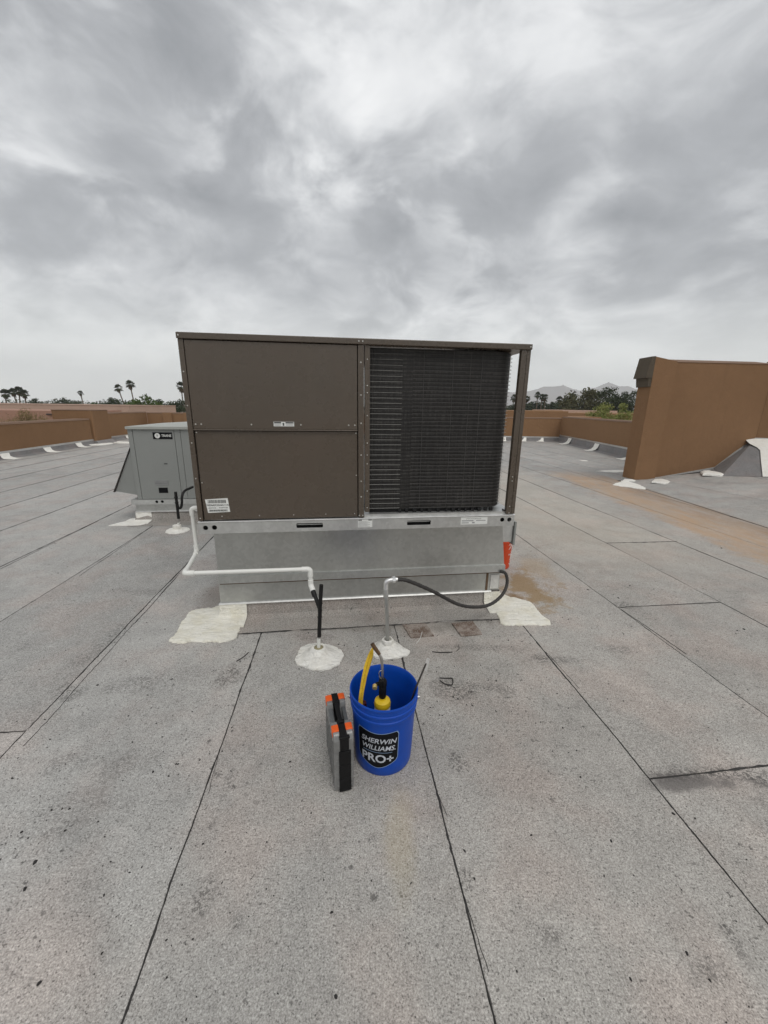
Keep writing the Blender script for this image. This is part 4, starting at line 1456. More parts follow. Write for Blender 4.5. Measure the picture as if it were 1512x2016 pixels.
MB().tube([tuple(Vector(cl) + Vector((-0.006, 0.012, 0.014))), tuple(Vector(cl) + Vector((0.006, -0.012, -0.014)))], 0.016, 14).build('branch_collar', M_ABS, bp)
for z_ in (0.30, 0.345, 0.395):
    MB().tube([(0.0135 + (z_ - 0.30) * 0.07, 0, z_), (0.0135 + (z_ - 0.30) * 0.07, 0, z_ + 0.006)], 0.0145, 14).build('coupling_ring', M_ABS, bp)


def boot(outline, c, label, seed, collar, m=M_COAT, name='pipe_boot'):
    e_ = empty(name, (c[0], c[1], 0), 0, label, 'pipe boot')
    ol = [(x - c[0], y - c[1]) for x, y in wobble(outline, amp=0.010, seed=seed)]
    mb = MB()
    slab_geo(mb, ol, 0.0065, 0.022)
    mb.build('flange', m, e_)
    mb = MB()
    mb.lathe(collar, 28)
    mb.build('collar', m, e_)
    return e_


b1 = boot([(-0.561, 2.191), (-0.553, 2.287), (-0.491, 2.346), (-0.405, 2.356), (-0.321, 2.321), (-0.255, 2.252), (-0.262, 2.171), (-0.31, 2.101), (-0.393, 2.075), (-0.486, 2.103), (-0.542, 2.14)],
          (-0.41, 2.206), 'round white roof boot under the black drain riser', 4,
          [(0.118, 0.019), (0.100, 0.034), (0.078, 0.044), (0.060, 0.056), (0.048, 0.084), (0.041, 0.090), (0.031, 0.088), (0.029, 0.078), (0.0, 0.078)])
MB().lathe([(0.030, 0.078), (0.028, 0.0855), (0.018, 0.087), (0.0, 0.087)], 20).build('sealant_ring', plain('old_sealant', (0.27, 0.24, 0.14), 0.6, var=0.4, scale=40), b1)

b2 = boot([(-0.087, 2.282), (-0.055, 2.365), (-0.005, 2.383), (0.085, 2.377), (0.143, 2.328), (0.184, 2.28), (0.158, 2.233), (0.09, 2.201), (-0.004, 2.199), (-0.061, 2.228)],
          (0.036, 2.292), 'ragged white roof boot with hex collar under the grey conduit', 7,
          [(0.105, 0.019), (0.088, 0.036), (0.066, 0.044), (0.056, 0.060), (0.045, 0.066), (0.0, 0.066)])
hx = MB()
hx.lathe([(0.041, 0.062), (0.041, 0.092), (0.037, 0.098), (0.028, 0.098), (0.027, 0.08), (0.0, 0.08)], 6, smooth=False)
hx.build('hex_nut', M_COAT, b2)

# ------------------------------------------------------------------ power conduit
cd = empty('power_conduit', (0.036, 2.292, 0), 0, 'grey conduit riser with black flexible hose looping to the curb', 'conduit')
rel = lambda p: (p[0] - 0.036, p[1] - 2.292, p[2])
MB().tube([(0.0, 0, 0.068), (-0.006, 0, 0.25), (-0.018, 0, 0.455)], 0.0125, 14).build('rigid_conduit', M_GALVD, cd)
MB().tube([(-0.0165, 0, 0.405), (-0.018, 0, 0.462)], 0.0165, 14).build('coupling', M_GALV, cd)
el = MB()
el.tube(bend_path([(-0.018, 0, 0.462), (-0.018, 0.0, 0.517), (0.030, 0.008, 0.524), (0.055, 0.012, 0.522)], 0.04, 8), 0.0155, 14)
el.tube([(0.022, 0.006, 0.5235), (0.040, 0.010, 0.523)], 0.0235, 8)
el.build('elbow_connector', M_GALVB, cd)
hose = [(0.156, -0.39, 0.520), (0.239, -0.385, 0.512), (0.425, -0.33, 0.402), (0.647, -0.22, 0.233), (0.81, -0.15, 0.161), (0.963, -0.07, 0.131), (1.084, 0.0, 0.166), (1.147, 0.06, 0.23), (1.140, 0.085, 0.309), (1.10, 0.11, 0.322)]
hp = smooth_path([rel(uw(*p)) for p in hose], 14)
hr = [0.0125 + 0.0009 * math.sin(i * 2.1) for i in range(len(hp))]
MB().tube(hp, hr, 14).build('flexible_hose', M_HOSE, cd)


# ------------------------------------------------------------------ buckets
def bucket(name, loc_, label, m, rz=0.0, scale=1.0, cat='bucket'):
    e_ = empty(name, loc_, rz, label, cat)
    H = 0.368
    prof = [(0.0, 0.004), (0.118, 0.004), (0.128, 0.0), (0.131, 0.006), (0.134, 0.05), (0.1405, 0.20), (0.1445, 0.285),
            (0.149, 0.287), (0.1505, 0.292), (0.1495, 0.297), (0.1465, 0.299), (0.147, 0.318), (0.153, 0.320), (0.1545, 0.325), (0.1535, 0.330),
            (0.150, 0.332), (0.1505, 0.352), (0.1535, 0.355), (0.1545, 0.362), (0.1525, 0.3675), (0.1495, 0.3675), (0.147, 0.363),
            (0.1445, 0.33), (0.138, 0.20), (0.129, 0.012), (0.0, 0.012)]
    mb = MB()
    mb.lathe(prof, 64)
    body = mb.build('shell', m, e_, auto=28)
    return e_


bk = bucket('blue_bucket', (0.010, 1.500, 0.0062), 'open blue plastic bucket with black printed shield, holding tools', M_BLUE)
for sgn in (1, -1):
    ear = MB()
    ear.tube([(sgn * 0.150, 0, 0.31), (sgn * 0.1585, 0, 0.31)], 0.010, 12)
    ear.tube([(sgn * 0.158, 0, 0.31), (sgn * 0.165, 0, 0.31)], 0.005, 10)
    ear.build('handle_ear', M_STEEL, bk)
bail = MB()
bail.tube([(0.162 * math.cos(a), 0.172 * math.sin(a), 0.31 - 0.15 * math.sin(a)) for a in [math.pi * k / 24 for k in range(25)]], 0.002, 8)
bail.build('bail_handle', M_STEEL, bk)
# shield label wrapped on the wall
BR = lambda z: 0.1345 + (z - 0.05) * 0.0425 if z < 0.29 else 0.146
LA0 = R(-90 - 11)


def wrap(x, z, off=0.0012):
    r_ = BR(z) + off
    a = LA0 + x / 0.139
    return (r_ * math.cos(a), r_ * math.sin(a), z)


def shield(k=1.0, off=0.0008, m=M_BLABEL, name='shield_label', nx=28, nz=14):
    cx, cz, hw = 0.0, 0.152, 0.092 * k
    v_, f_ = [], []
    for i in range(nx + 1):
        u = -1 + 2 * i / nx
        top = 0.2415 - 0.006 * u * u * 0 + (0.006 if abs(u) < 0.0 else 0) + 0.010 * (-(u)) * 0 - 0.004 * math.cos(u * math.pi)
        bot = 0.052 + 0.042 * abs(u) ** 1.6
        rc = max(0, abs(u) - 0.90) / 0.10
        top -= 0.016 * rc * rc
        bot += 0.010 * rc * rc
        top = cz + (top - cz) * k ** 1.0 - (1 - k) * 0.0
        bot = cz + (bot - cz) * k
        for j in range(nz + 1):
            z = bot + (top - bot) * j / nz
            v_.append(wrap(u * hw, z, off))
    for i in range(nx):
        for j in range(nz):
            a = i * (nz + 1) + j
            f_.append([a, a + nz + 1, a + nz + 2, a + 1])
    return MB().add(v_, f_, True).build(name, m, bk)


out_l = shield(1.03, 0.0006, M_PRINTB, 'label_outline')
lab = shield(1.0, 0.0011)
for body, size, x, z, sh, m_, sx, bold in (('SHERWIN', 0.036, 0.004, 0.198, 0.22, M_PRINT, 1.0, 0.0006), ('WILLIAMS.', 0.036, 0.004, 0.160, 0.22, M_PRINT, 0.93, 0.0006), ('PRO+', 0.060, 0.0, 0.101, 0.0, M_PRINT, 1.0, 0.0014)):
    v_, f_ = text_geo(body, size, sh, bold=bold)
    MB().add([wrap(x + p[0] * sx, z + p[1], 0.0019) for p in v_], f_).build('lettering', m_, lab)
ln = MB()
lv = []
for i in range(13):
    x = -0.066 + 0.132 * i / 12
    lv += [wrap(x, 0.1365, 0.0018), wrap(x, 0.1385, 0.0018)]
ln.add(lv, [[2 * i, 2 * i + 2, 2 * i + 3, 2 * i + 1] for i in range(12)])
ln.build('label_rule', M_PRINTB, lab)

ob = bucket('orange_bucket', (1.175, 3.80, 0.0062), 'orange-red bucket with white print, half hidden beside the curb', M_OBUCK)
BRo = BR
scr = MB()
rng = random.Random(11)
for k in range(14):
    z_ = 0.05 + 0.018 * k
    a_ = R(-40 + rng.uniform(-22, 22))
    r_ = BR(z_) + 0.0012
    pts = []
    for j in range(7):
        aa = a_ + 0.05 * j
        zz_ = z_ + 0.012 * math.sin(j * 1.3 + k)
        pts.append((r_ * math.cos(aa), r_ * math.sin(aa), zz_))
    scr.tube(pts, 0.0022, 5)
tag(scr.build('white_print', M_LABEL, ob), kind='stuff')

# ------------------------------------------------------------------ tools in the blue bucket
BZ = 0.0062 + 0.0125
tr = empty('propane_torch', (0.004, 1.478, BZ), 0, 'hand torch on a yellow-topped gas cylinder standing in the blue bucket', 'torch')
MB().lathe([(0.0, 0.0), (0.033, 0.0), (0.036, 0.006), (0.036, 0.270), (0.0355, 0.273)], 28).build('cylinder', M_LABEL, tr)
MB().lathe([(0.0362, 0.270), (0.0374, 0.272), (0.0374, 0.286), (0.034, 0.297), (0.024, 0.303), (0.016, 0.305), (0.013, 0.314), (0.0, 0.314)], 28).build('cylinder_shoulder', M_YEL, tr)
ink = MB()
for k in range(4):
    zz_ = 0.256 - 0.010 * k
    ink.add([(0.0366 * math.cos(R(a)), 0.0366 * math.sin(R(a)), z_) for a in range(-135, -44, 10) for z_ in (zz_, zz_ + 0.004)], [[2 * i, 2 * i + 2, 2 * i + 3, 2 * i + 1] for i in range(9)])
tag(ink.build('cylinder_print', M_GREYINK, tr), kind='stuff')
vb = MB()
vb.lathe([(0.0, 0.312), (0.014, 0.312), (0.0165, 0.318), (0.0175, 0.365), (0.015, 0.372), (0.019, 0.376), (0.019, 0.398), (0.012, 0.408), (0.0, 0.408)], 20)
vb.tube([(-0.006, 0.0, 0.385), (-0.028, -0.01, 0.388)], 0.009, 12)
vb.bbox(-0.016, 0.006, -0.02, 0.012, 0.372, 0.412, 0.004)
vb.build('valve_body', M_CBLK, tr)
kb = MB()
kb.tube([(-0.034, -0.014, 0.386), (-0.034, -0.030, 0.382)], 0.0105, 14)
kb.build('knob', plain('brass', (0.60, 0.46, 0.18), 0.4, 0.6, var=0.2, scale=40), tr)
MB().tube(smooth_path([(0.0, 0, 0.400), (-0.002, 0, 0.45), (-0.006, 0, 0.505), (-0.018, 0.002, 0.535)], 6), 0.0062, 12).build('burner_tube', M_STEEL, tr)
MB().tube([(-0.016, 0.002, 0.532), (-0.034, 0.004, 0.558), (-0.048, 0.006, 0.580)], [0.0078, 0.009, 0.0088], 14).build('burner_tip', M_BURNT, tr)
MB().tube(smooth_path([(-0.006, -0.006, 0.41), (-0.016, -0.006, 0.43), (-0.014, -0.006, 0.45), (-0.004, -0.004, 0.455)], 5), 0.0022, 8).build('igniter_wire', M_STEEL, tr)

ys_ = empty('yellow_strap', (-0.085, 1.47, BZ), 0, 'folded yellow webbing strap leaning out of the blue bucket', 'strap')
st = MB()
path = smooth_path([(0.030, 0.000, 0.002), (0.008, -0.010, 0.14), (-0.008, -0.016, 0.285), (0.004, 0.010, 0.39), (0.020, 0.028, 0.46), (0.034, 0.042, 0.505), (0.042, 0.050, 0.535)], 6)
wd = [0.012, 0.0135, 0.0135, 0.015, 0.0155, 0.012, 0.0035]
nP = len(path)
vv = []
for i, p in enumerate(path):
    s_ = i / (nP - 1) * (len(wd) - 1)
    k0 = min(int(s_), len(wd) - 2)
    w_ = wd[k0] + (wd[k0 + 1] - wd[k0]) * (s_ - k0)
    ang = 0.25 + 0.5 * math.sin(i * 0.12)
    sx_, sy_ = math.cos(ang), math.sin(ang)
    for u, h_ in ((-1, 0.0), (-0.5, -0.006), (0, -0.002), (0.5, -0.007), (1, 0.0), (0.5, 0.006), (0, 0.008), (-0.5, 0.006)):
        h_ = h_ * (w_ / 0.015) + 0.0012 * mnoise.noise(Vector((i * 0.5, u * 3, 2)))
        vv.append((p.x + sx_ * u * w_ - sy_ * h_, p.y + sy_ * u * w_ + sx_ * h_, p.z))
ff = [[i * 8 + k, i * 8 + (k + 1) % 8, (i + 1) * 8 + (k + 1) % 8, (i + 1) * 8 + k] for i in range(nP - 1) for k in range(8)]
ff += [[k for k in range(8)][::-1], [(nP - 1) * 8 + k for k in range(8)]]
st.add(vv, ff, True)
st.build('webbing', M_YSTRAP, ys_)

rd = empty('long_screwdriver', (0.085, 1.455, BZ), 0, 'long thin steel screwdriver poking out over the right rim of the blue bucket', 'screwdriver')
MB().tube([(-0.030, 0.0, 0.016), (-0.006, 0.004, 0.10), (0.026, 0.010, 0.21), (0.036, 0.014, 0.245)], [0.012, 0.0145, 0.0125, 0.008], 12).build('grip', M_CBLK, rd)
MB().tube([(0.036, 0.014, 0.245), (0.062, 0.026, 0.345), (0.112, 0.055, 0.468)], 0.0042, 10).build('shaft', M_DSTEEL, rd)
bl = MB()
bl.hexa([(0.100, 0.047, 0.440), (0.117, 0.047, 0.428), (0.117, 0.056, 0.428), (0.100, 0.056, 0.440)], [(0.114, 0.057, 0.492), (0.127, 0.057, 0.486), (0.127, 0.060, 0.486), (0.114, 0.060, 0.492)])
bl.build('blade_tip', M_GALVB, rd)
kn = empty('utility_knife', (0.060, 1.435, BZ), 0, 'black utility knife with bright blade inside the right of the blue bucket', 'knife')
MB().bbox(-0.014, 0.014, -0.008, 0.008, 0.0, 0.25, 0.004).build('handle', M_CBLK, kn)
MB().hexa([(-0.006, -0.001, 0.25), (0.010, -0.001, 0.25), (0.010, 0.001, 0.25), (-0.006, 0.001, 0.25)], [(0.006, -0.001, 0.305), (0.012, -0.001, 0.30), (0.012, 0.001, 0.30), (0.006, 0.001, 0.305)]).build('blade', M_STEEL, kn)
kn.rotation_euler = (0.0, 0.12, 0)
rg = empty('red_pliers', (-0.085, 1.505, BZ), 0, 'dark red handled pliers in the left of the blue bucket', 'pliers')
MB().tube(smooth_path([(0.006, 0, 0.02), (-0.004, 0.0, 0.16), (-0.018, -0.01, 0.24), (-0.022, -0.012, 0.262)], 5), 0.0125, 12).build('grip', M_RED, rg)
MB().tube(smooth_path([(0.018, 0.012, 0.02), (0.012, 0.014, 0.16), (0.004, 0.012, 0.235), (0.002, 0.010, 0.25)], 5), 0.0125, 12).build('grip', M_RED, rg)
MB().bbox(-0.006, 0.030, -0.006, 0.02, 0.0, 0.03, 0.003).build('jaw', M_DSTEEL, rg)

# ------------------------------------------------------------------ parts organiser case
CO = Vector((-0.152, 1.300, 0.0066))
CA = math.atan2(0.072, 0.25)       # length axis turns to the left going away
cs = empty('organiser_case', CO, CA, 'grey organiser case with four orange latches standing left of the blue bucket', 'tool case')
Lc, Hc, Tc = 0.262, 0.286, 0.041
for sgn in (-1, 1):
    sh = MB()
    x0, x1 = (-Tc, -0.0145) if sgn < 0 else (0.0145, Tc)
    # outer shell with handle cut-out: profile in length(y)-height(z)
    prof = [(0.006, 0.004), (0.0, 0.014), (0.0, 0.262), (0.012, Hc - 0.006), (0.020, Hc), (0.082, Hc), (0.094, Hc - 0.030), (0.106, Hc - 0.038), (0.168, Hc - 0.038), (0.180, Hc - 0.030), (0.192, Hc), (0.246, Hc), (Lc, Hc - 0.016), (Lc, 0.012), (Lc - 0.008, 0.004)]
    bm = bmesh.new()
    va = [bm.verts.new((x0, p[0], p[1])) for p in prof]
    fc = bm.faces.new(va)
    ex = bmesh.ops.extrude_face_region(bm, geom=[fc])
    bmesh.ops.translate(bm, vec=(x1 - x0, 0, 0), verts=[q_ for q_ in ex['geom'] if isinstance(q_, bmesh.types.BMVert)])
    bmesh.ops.recalc_face_normals(bm, faces=bm.faces[:])
    bmesh.ops.bevel(bm, geom=bm.edges[:], offset=0.0035, segments=2, profile=0.5, affect='EDGES')
    bm.verts.index_update()
    sh.add([q_.co[:] for q_ in bm.verts], [[q_.index for q_ in f_.verts] for f_ in bm.faces])
    bm.free()
    # ribs on the broad side and the end
    xs = sgn * Tc
    for k in range(5):
        yy = 0.03 + k * 0.048
        sh.box(min(xs, xs + sgn * 0.003), max(xs, xs + sgn * 0.003), yy, yy + 0.006, 0.02, Hc - 0.05)
    for k in range(9):
        sh.box(min(sgn * 0.020, sgn * 0.034), max(sgn * 0.020, sgn * 0.034), -0.0018, 0.0006, 0.03 + k * 0.022, 0.034 + k * 0.022)
    sh.build('shell_half', M_CASE, cs)
cb = MB()
cb.box(-0.0142, 0.0142, 0.003, Lc - 0.003, 0.006, Hc - 0.040)
cb.box(-0.0142, 0.0142, 0.004, 0.085, Hc - 0.04, Hc - 0.002)
cb.box(-0.0142, 0.0142, 0.190, Lc - 0.006, Hc - 0.04, Hc - 0.002)
cb.build('seal_band', M_CBLK, cs)
hd = MB()
hd.bbox(-0.0095, 0.0095, 0.078, 0.197, Hc - 0.012, Hc + 0.006, 0.004)
hd.bbox(-0.016, 0.016, 0.070, 0.086, Hc - 0.014, Hc + 0.005, 0.003)
hd.bbox(-0.016, 0.016, 0.189, 0.205, Hc - 0.014, Hc + 0.005, 0.003)
hd.build('handle', M_CBLK, cs)
for yy in (0.024, 0.206):
    for sgn in (-1, 1):
        a0, a1 = (0.0145, 0.0375)
        la = MB()
        la.bbox(min(sgn * a0, sgn * a1), max(sgn * a0, sgn * a1), yy + 0.003, yy + 0.039, Hc - 0.004, Hc + 0.0045, 0.003)
        la.bbox(min(sgn * (a1 - 0.002), sgn * (a1 + 0.0055)), max(sgn * (a1 - 0.002), sgn * (a1 + 0.0055)), yy + 0.003, yy + 0.039, Hc - 0.026, Hc + 0.003, 0.002)
        la.build('latch', M_ORANGE, cs)
for k in range(3):
    MB().bbox(-0.0215, 0.0285, -0.007, 0.003, 0.004 + k * 0.070, 0.071 + k * 0.070, 0.0025).build('end_panel', M_CBLK, cs)
MB().bbox(-0.0155, 0.021, -0.006, 0.003, 0.215, Hc - 0.012, 0.003).build('end_panel', M_CBLK, cs)
MB().bbox(-0.019, 0.024, -0.0085, 0.006, Hc - 0.012, Hc - 0.001, 0.003).build('hinge_clip', M_CBLK, cs)
for sgn in (-1, 1):
    MB().bbox(min(sgn * 0.020, sgn * 0.037), max(sgn * 0.020, sgn * 0.037), 0.096, 0.180, Hc - 0.0378, Hc - 0.016, 0.003).build('handle_recess', M_CASED, cs)

# ------------------------------------------------------------------ grey unit in the back left
TO = (-3.42, 5.20, 0)
TA = R(6.9)
gu = empty('grey_rooftop_unit', TO, TA, 'smaller grey rooftop air conditioner with sloped hood behind the brown unit', 'air conditioner')
GW = 1.45
MB().box(0.052, GW, 0.012, 1.10, 0.318, 1.262).build('cabinet', M_GREYPAINT, gu)
MB().bbox(0.046, 0.104, 0.0, 0.03, 0.318, 1.262, 0.004).build('corner_post', M_GREYPAINT, gu)
gp = MB().bbox(0.109, 0.622, 0.0, 0.0118, 0.322, 1.258, 0.003).build('front_panel', M_GREYPAINT, gu)
MB().bbox(0.628, 0.700, 0.0, 0.0118, 0.322, 1.258, 0.003).build('mullion_panel', M_GREYPAINT, gu)
MB().bbox(0.705, GW, 0.001, 0.0118, 0.322, 1.258, 0.003).build('front_panel', M_GREYPAINT, gu)
ld = MB()
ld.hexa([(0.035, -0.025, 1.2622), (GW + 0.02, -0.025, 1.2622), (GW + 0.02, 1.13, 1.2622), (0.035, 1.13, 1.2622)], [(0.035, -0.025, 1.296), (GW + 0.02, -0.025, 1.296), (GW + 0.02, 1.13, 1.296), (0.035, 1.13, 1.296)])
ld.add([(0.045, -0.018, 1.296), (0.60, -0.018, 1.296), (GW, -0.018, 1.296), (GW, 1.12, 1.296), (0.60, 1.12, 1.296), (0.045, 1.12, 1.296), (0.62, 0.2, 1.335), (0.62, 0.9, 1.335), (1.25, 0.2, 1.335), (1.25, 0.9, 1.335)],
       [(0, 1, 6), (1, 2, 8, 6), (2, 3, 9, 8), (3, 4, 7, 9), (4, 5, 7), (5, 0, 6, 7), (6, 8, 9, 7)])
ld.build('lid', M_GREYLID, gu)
hd = MB()
hd.prism([(0.0505, 1.03), (-0.235, 0.430), (0.0505, 0.372)], 'y', 0.03, 0.85)
hood = hd.build('outside_air_hood', M_GREYPAINT, gu)
hl = MB()
dv = Vector((-0.285, 0, -0.60)).normalized()
nv = Vector((-dv.z, 0, dv.x))
pA, pB = Vector((0.05, 0, 1.045)), Vector((-0.255, 0, 0.425))
q3 = lambda p, o_: (p + nv * o_)
if nv.x > 0:
    nv = -nv
hl.prism([(pA.x, pA.z), (pB.x, pB.z), (pB.x + nv.x * -0.014, pB.z + nv.z * -0.014), (pA.x + nv.x * -0.001, pA.z + nv.z * -0.014)], 'y', 0.008, 0.87)
hl.build('hood_rim', M_DSTEEL, hood)
rl = MB()
plate_holes(rl, [(-0.03, 0.252), (GW + 0.03, 0.252), (GW + 0.03, 0.316), (-0.03, 0.316)], [circle2(0.300, 0.288, 0.0195), circle2(0.372, 0.290, 0.0195)], -0.03, -0.026)
rl.box(-0.03, GW + 0.03, -0.0258, 1.12, 0.306, 0.3165)
grl = rl.build('base_rail', M_GALV, gu)
MB().box(-0.02, GW, -0.004, 0.0, 0.256, 0.304).build('rail_shade_back', M_DARK, grl)  # dark sheet behind the holes, painted as the shade within
lgp = MB().box(0.356, 0.598, -0.004, -0.0004, 1.135, 1.222).build('logo_plate', M_BLABEL, gp)
MB().prism(circle2(0.412, 1.1785, 0.034, 24), 'y', -0.0052, -0.0042).build('logo_disc', M_LABEL, lgp)
sw = MB()
sw.add([(0.396, -0.0058, 1.192), (0.428, -0.0058, 1.192), (0.426, -0.0058, 1.184), (0.417, -0.0058, 1.183), (0.412, -0.0058, 1.163), (0.405, -0.0058, 1.162), (0.408, -0.0058, 1.183), (0.398, -0.0058, 1.184)], [(0, 1, 2, 7), (7, 2, 3, 6), (6, 3, 4, 5)])
sw.build('logo_mark', M_GREYINK, lgp)
flat_text('TRANE', 0.046, 0.523, 1.178, -0.0046, M_LABEL, lgp, shear=0.1, sx=0.86, bold=0.0008)
lv_ = MB()
for k in range(3):
    lv_.box(0.300, 0.470, -0.006, -0.0004, 0.520 + k * 0.022, 0.531 + k * 0.022)
tag(lv_.build('nameplate_lines', M_GREYINK, gp), kind='stuff')
MB().box(0.335, 0.452, -0.003, -0.0004, 0.405, 0.478).build('data_plate', M_BLABEL, gp)
MB().box(0.45, 0.49, -0.003, -0.0004, 0.80, 0.812).build('scuff_mark', M_INK, gp)
# its curb
gc = empty('grey_unit_curb', TO, TA, 'low sheet metal curb under the smaller grey unit', 'curb')
MB().box(0.005, GW, 0.0, 1.08, 0.150, 0.2515).build('curb_wall', M_GALVD, gc)
MB().box(0.0, GW, -0.015, 0.0, 0.140, 0.152).build('drip_edge', M_GALVB, gc)
k = MB()
k.add([(-0.02, -0.24, 0.009), (GW, -0.24, 0.009), (GW, -0.03, 0.012), (-0.02, -0.03, 0.012), (GW, 0.004, 0.142), (-0.005, 0.004, 0.142), (GW, 1.08, 0.142), (-0.005, 1.08, 0.142), (-0.05, 1.1, 0.009)],
      [(0, 1, 2, 3), (3, 2, 4, 5), (5, 4, 6, 7), (3, 5, 7, 8)])
k.build('flashing_sheet', M_FLASH, gc)


def tw(u, v_, z=0.0):
    return (TO[0] + u * math.cos(TA) - v_ * math.sin(TA), TO[1] + u * math.sin(TA) + v_ * math.cos(TA), z)


def tr_extra(mb, cx, cy):
    corner_skirt(mb, [(0.20, -0.004, 0, -1), (0.14, -0.004, 0, -1), (0.07, -0.004, 0, -1), (0.0, -0.004, 0, -1), (-0.006, 0.0, -0.6, -0.8), (-0.008, 0.01, -1, -0.2), (-0.008, 0.12, -1, 0)], tw, 0.148, cx, cy)


patch([tw(-0.27, -0.20)[:2], tw(-0.16, -0.04)[:2], tw(-0.03, 0.03)[:2], tw(0.10, 0.0)[:2], tw(0.19, -0.02)[:2], tw(0.17, -0.15)[:2], tw(0.10, -0.21)[:2], tw(-0.08, -0.215)[:2]],
      'white coating patch at the front corner of the grey unit curb', z1=0.022, m=M_COAT, seed=21, extra=tr_extra)
# its drain trap
tp = empty('drain_trap', (-2.66, 4.80, 0), TA, 'black plastic drain trap standing before the grey unit', 'pipe')
MB().tube([(0.0, 0, 0.06), (0.035, 0.0, 0.13)], 0.012, 10).build('white_stub', M_PVC, tp)
MB().tube([(0.03, 0, 0.12), (0.032, 0, 0.24)], 0.013, 10).build('inner_pipe', M_STEEL, tp)
MB().tube([(0.032, 0, 0.17), (0.036, 0, 0.52)], 0.0175, 12).build('riser_pipe', M_ABS, tp)
MB().tube(smooth_path([(0.036, 0, 0.36), (0.045, 0, 0.315), (0.068, 0.02, 0.31), (0.082, 0.03, 0.36), (0.085, 0.06, 0.45), (0.10, 0.12, 0.505), (0.125, 0.24, 0.515), (0.13, 0.33, 0.515)], 6), 0.0155, 12).build('trap_bend', M_ABS, tp)
for z_ in (0.37, 0.44):
    MB().tube([(0.034, 0, z_), (0.034, 0, z_ + 0.02)], 0.0215, 12).build('coupling_ring', M_ABS, tp)
ol = [(-2.66 + 0.145 * math.cos(a) * (1 + 0.06 * math.sin(3 * a)), 4.80 + 0.135 * math.sin(a)) for a in [2 * math.pi * k / 14 for k in range(14)]]
boot(ol, (-2.66, 4.80), 'round white roof boot of the drain before the grey unit', 15, [(0.080, 0.02), (0.060, 0.034), (0.052, 0.040), (0.050, 0.085), (0.030, 0.088), (0.0, 0.088)])

# ------------------------------------------------------------------ litter on the roof
for outl, lab_, sd in (([(0.15, 2.609), (0.325, 2.633), (0.368, 2.471), (0.199, 2.444)], 'left rust-brown square mark on the roof before the curb', 3), ([(0.523, 2.638), (0.689, 2.673), (0.724, 2.497), (0.563, 2.47)], 'right rust-brown square mark on the roof before the curb', 8)):
    pts = []
    for a, b_ in zip(outl, outl[1:] + outl[:1]):
        for k in range(10):
            u = k / 10
            p = Vector((a[0] * (1 - u) + b_[0] * u, a[1] * (1 - u) + b_[1] * u, 0))
            p += mnoise.noise_vector(Vector((p.x * 30, p.y * 30, sd))) * 0.006
            pts.append((p.x, p.y))
    cx = sum(p[0] for p in pts) / len(pts)
    cy = sum(p[1] for p in pts) / len(pts)
    mb = MB()
    mb.prism([(p[0] - cx, p[1] - cy) for p in pts], 'z', 0.0065, 0.0148 if True else 0)
    o = mb.build('adhesive_pad_residue', M_RESID)
    o.location = (cx, cy, 0)
    tag(o, lab_, 'residue', 'square residue marks')


def litter(name, pts, r_, m, label, cat='debris', seg=7):
    c = Vector(pts[0])
    mb = MB()
    mb.tube([tuple(Vector(p) - Vector((c.x, c.y, 0))) for p in smooth_path(pts, 5)], r_, seg)
    o = mb.build(name, m)
    o.location = (c.x, c.y, 0)
    tag(o, label, cat)


ZG = 0.0075
litter('wire_loop', [(0.348, 2.026, ZG), (0.395, 2.022, ZG + .002), (0.425, 2.016, ZG + .004), (0.418, 1.970, ZG), (0.395, 1.962, ZG + .004), (0.372, 1.972, ZG + .002), (0.349, 2.002, ZG)], 0.0032, M_TWIG, 'bent black wire loop lying on the roof right of the blue bucket', 'wire')
litter('black_strip', [(0.335, 2.288, ZG), (0.38, 2.281, ZG), (0.42, 2.280, ZG + .002), (0.47, 2.286, ZG)], 0.0036, M_TWIG, 'short black strip of tar lying before the square marks')
litter('thin_wire', [(0.495, 2.295, ZG), (0.522, 2.32, ZG + .004), (0.526, 2.369, ZG + .002)], 0.0014, M_TWIG, 'thin curled black wire beside the tar strip')
litter('white_strand', [(0.287, 2.51, 0.017), (0.275, 2.46, 0.016), (0.262, 2.425, 0.011), (0.235, 2.375, 0.010)], 0.0016, M_LABEL, 'thin white wire strand on the roof before the rust mark', 'wire')
litter('black_strip', [(-0.93, 2.16, ZG), (-0.90, 2.20, ZG + .003), (-0.885, 2.255, ZG)], 0.0028, M_TWIG, 'short black twig on the roof below the cream patch')

fk = MB()
rng = random.Random(5)


def fleck(mb, x, y, s_, a_=None):
    a_ = rng.uniform(0, math.pi) if a_ is None else a_
    n_ = 7
    w_ = rng.uniform(0.35, 0.8)
    base = []
    for k in range(n_):
        an = 2 * math.pi * k / n_
        rr = s_ * rng.uniform(0.65, 1.2)
        px_, py_ = rr * math.cos(an), rr * w_ * math.sin(an)
        base.append((x + px_ * math.cos(a_) - py_ * math.sin(a_), y + px_ * math.sin(a_) + py_ * math.cos(a_)))
    v_ = [(p[0], p[1], 0.0058) for p in base] + [(x + (p[0] - x) * 0.7, y + (p[1] - y) * 0.7, 0.0072 + s_ * 0.25) for p in base]
    mb.add(v_, [[k, (k + 1) % n_, (k + 1) % n_ + n_, k + n_] for k in range(n_)] + [[k + n_ for k in range(n_)]])


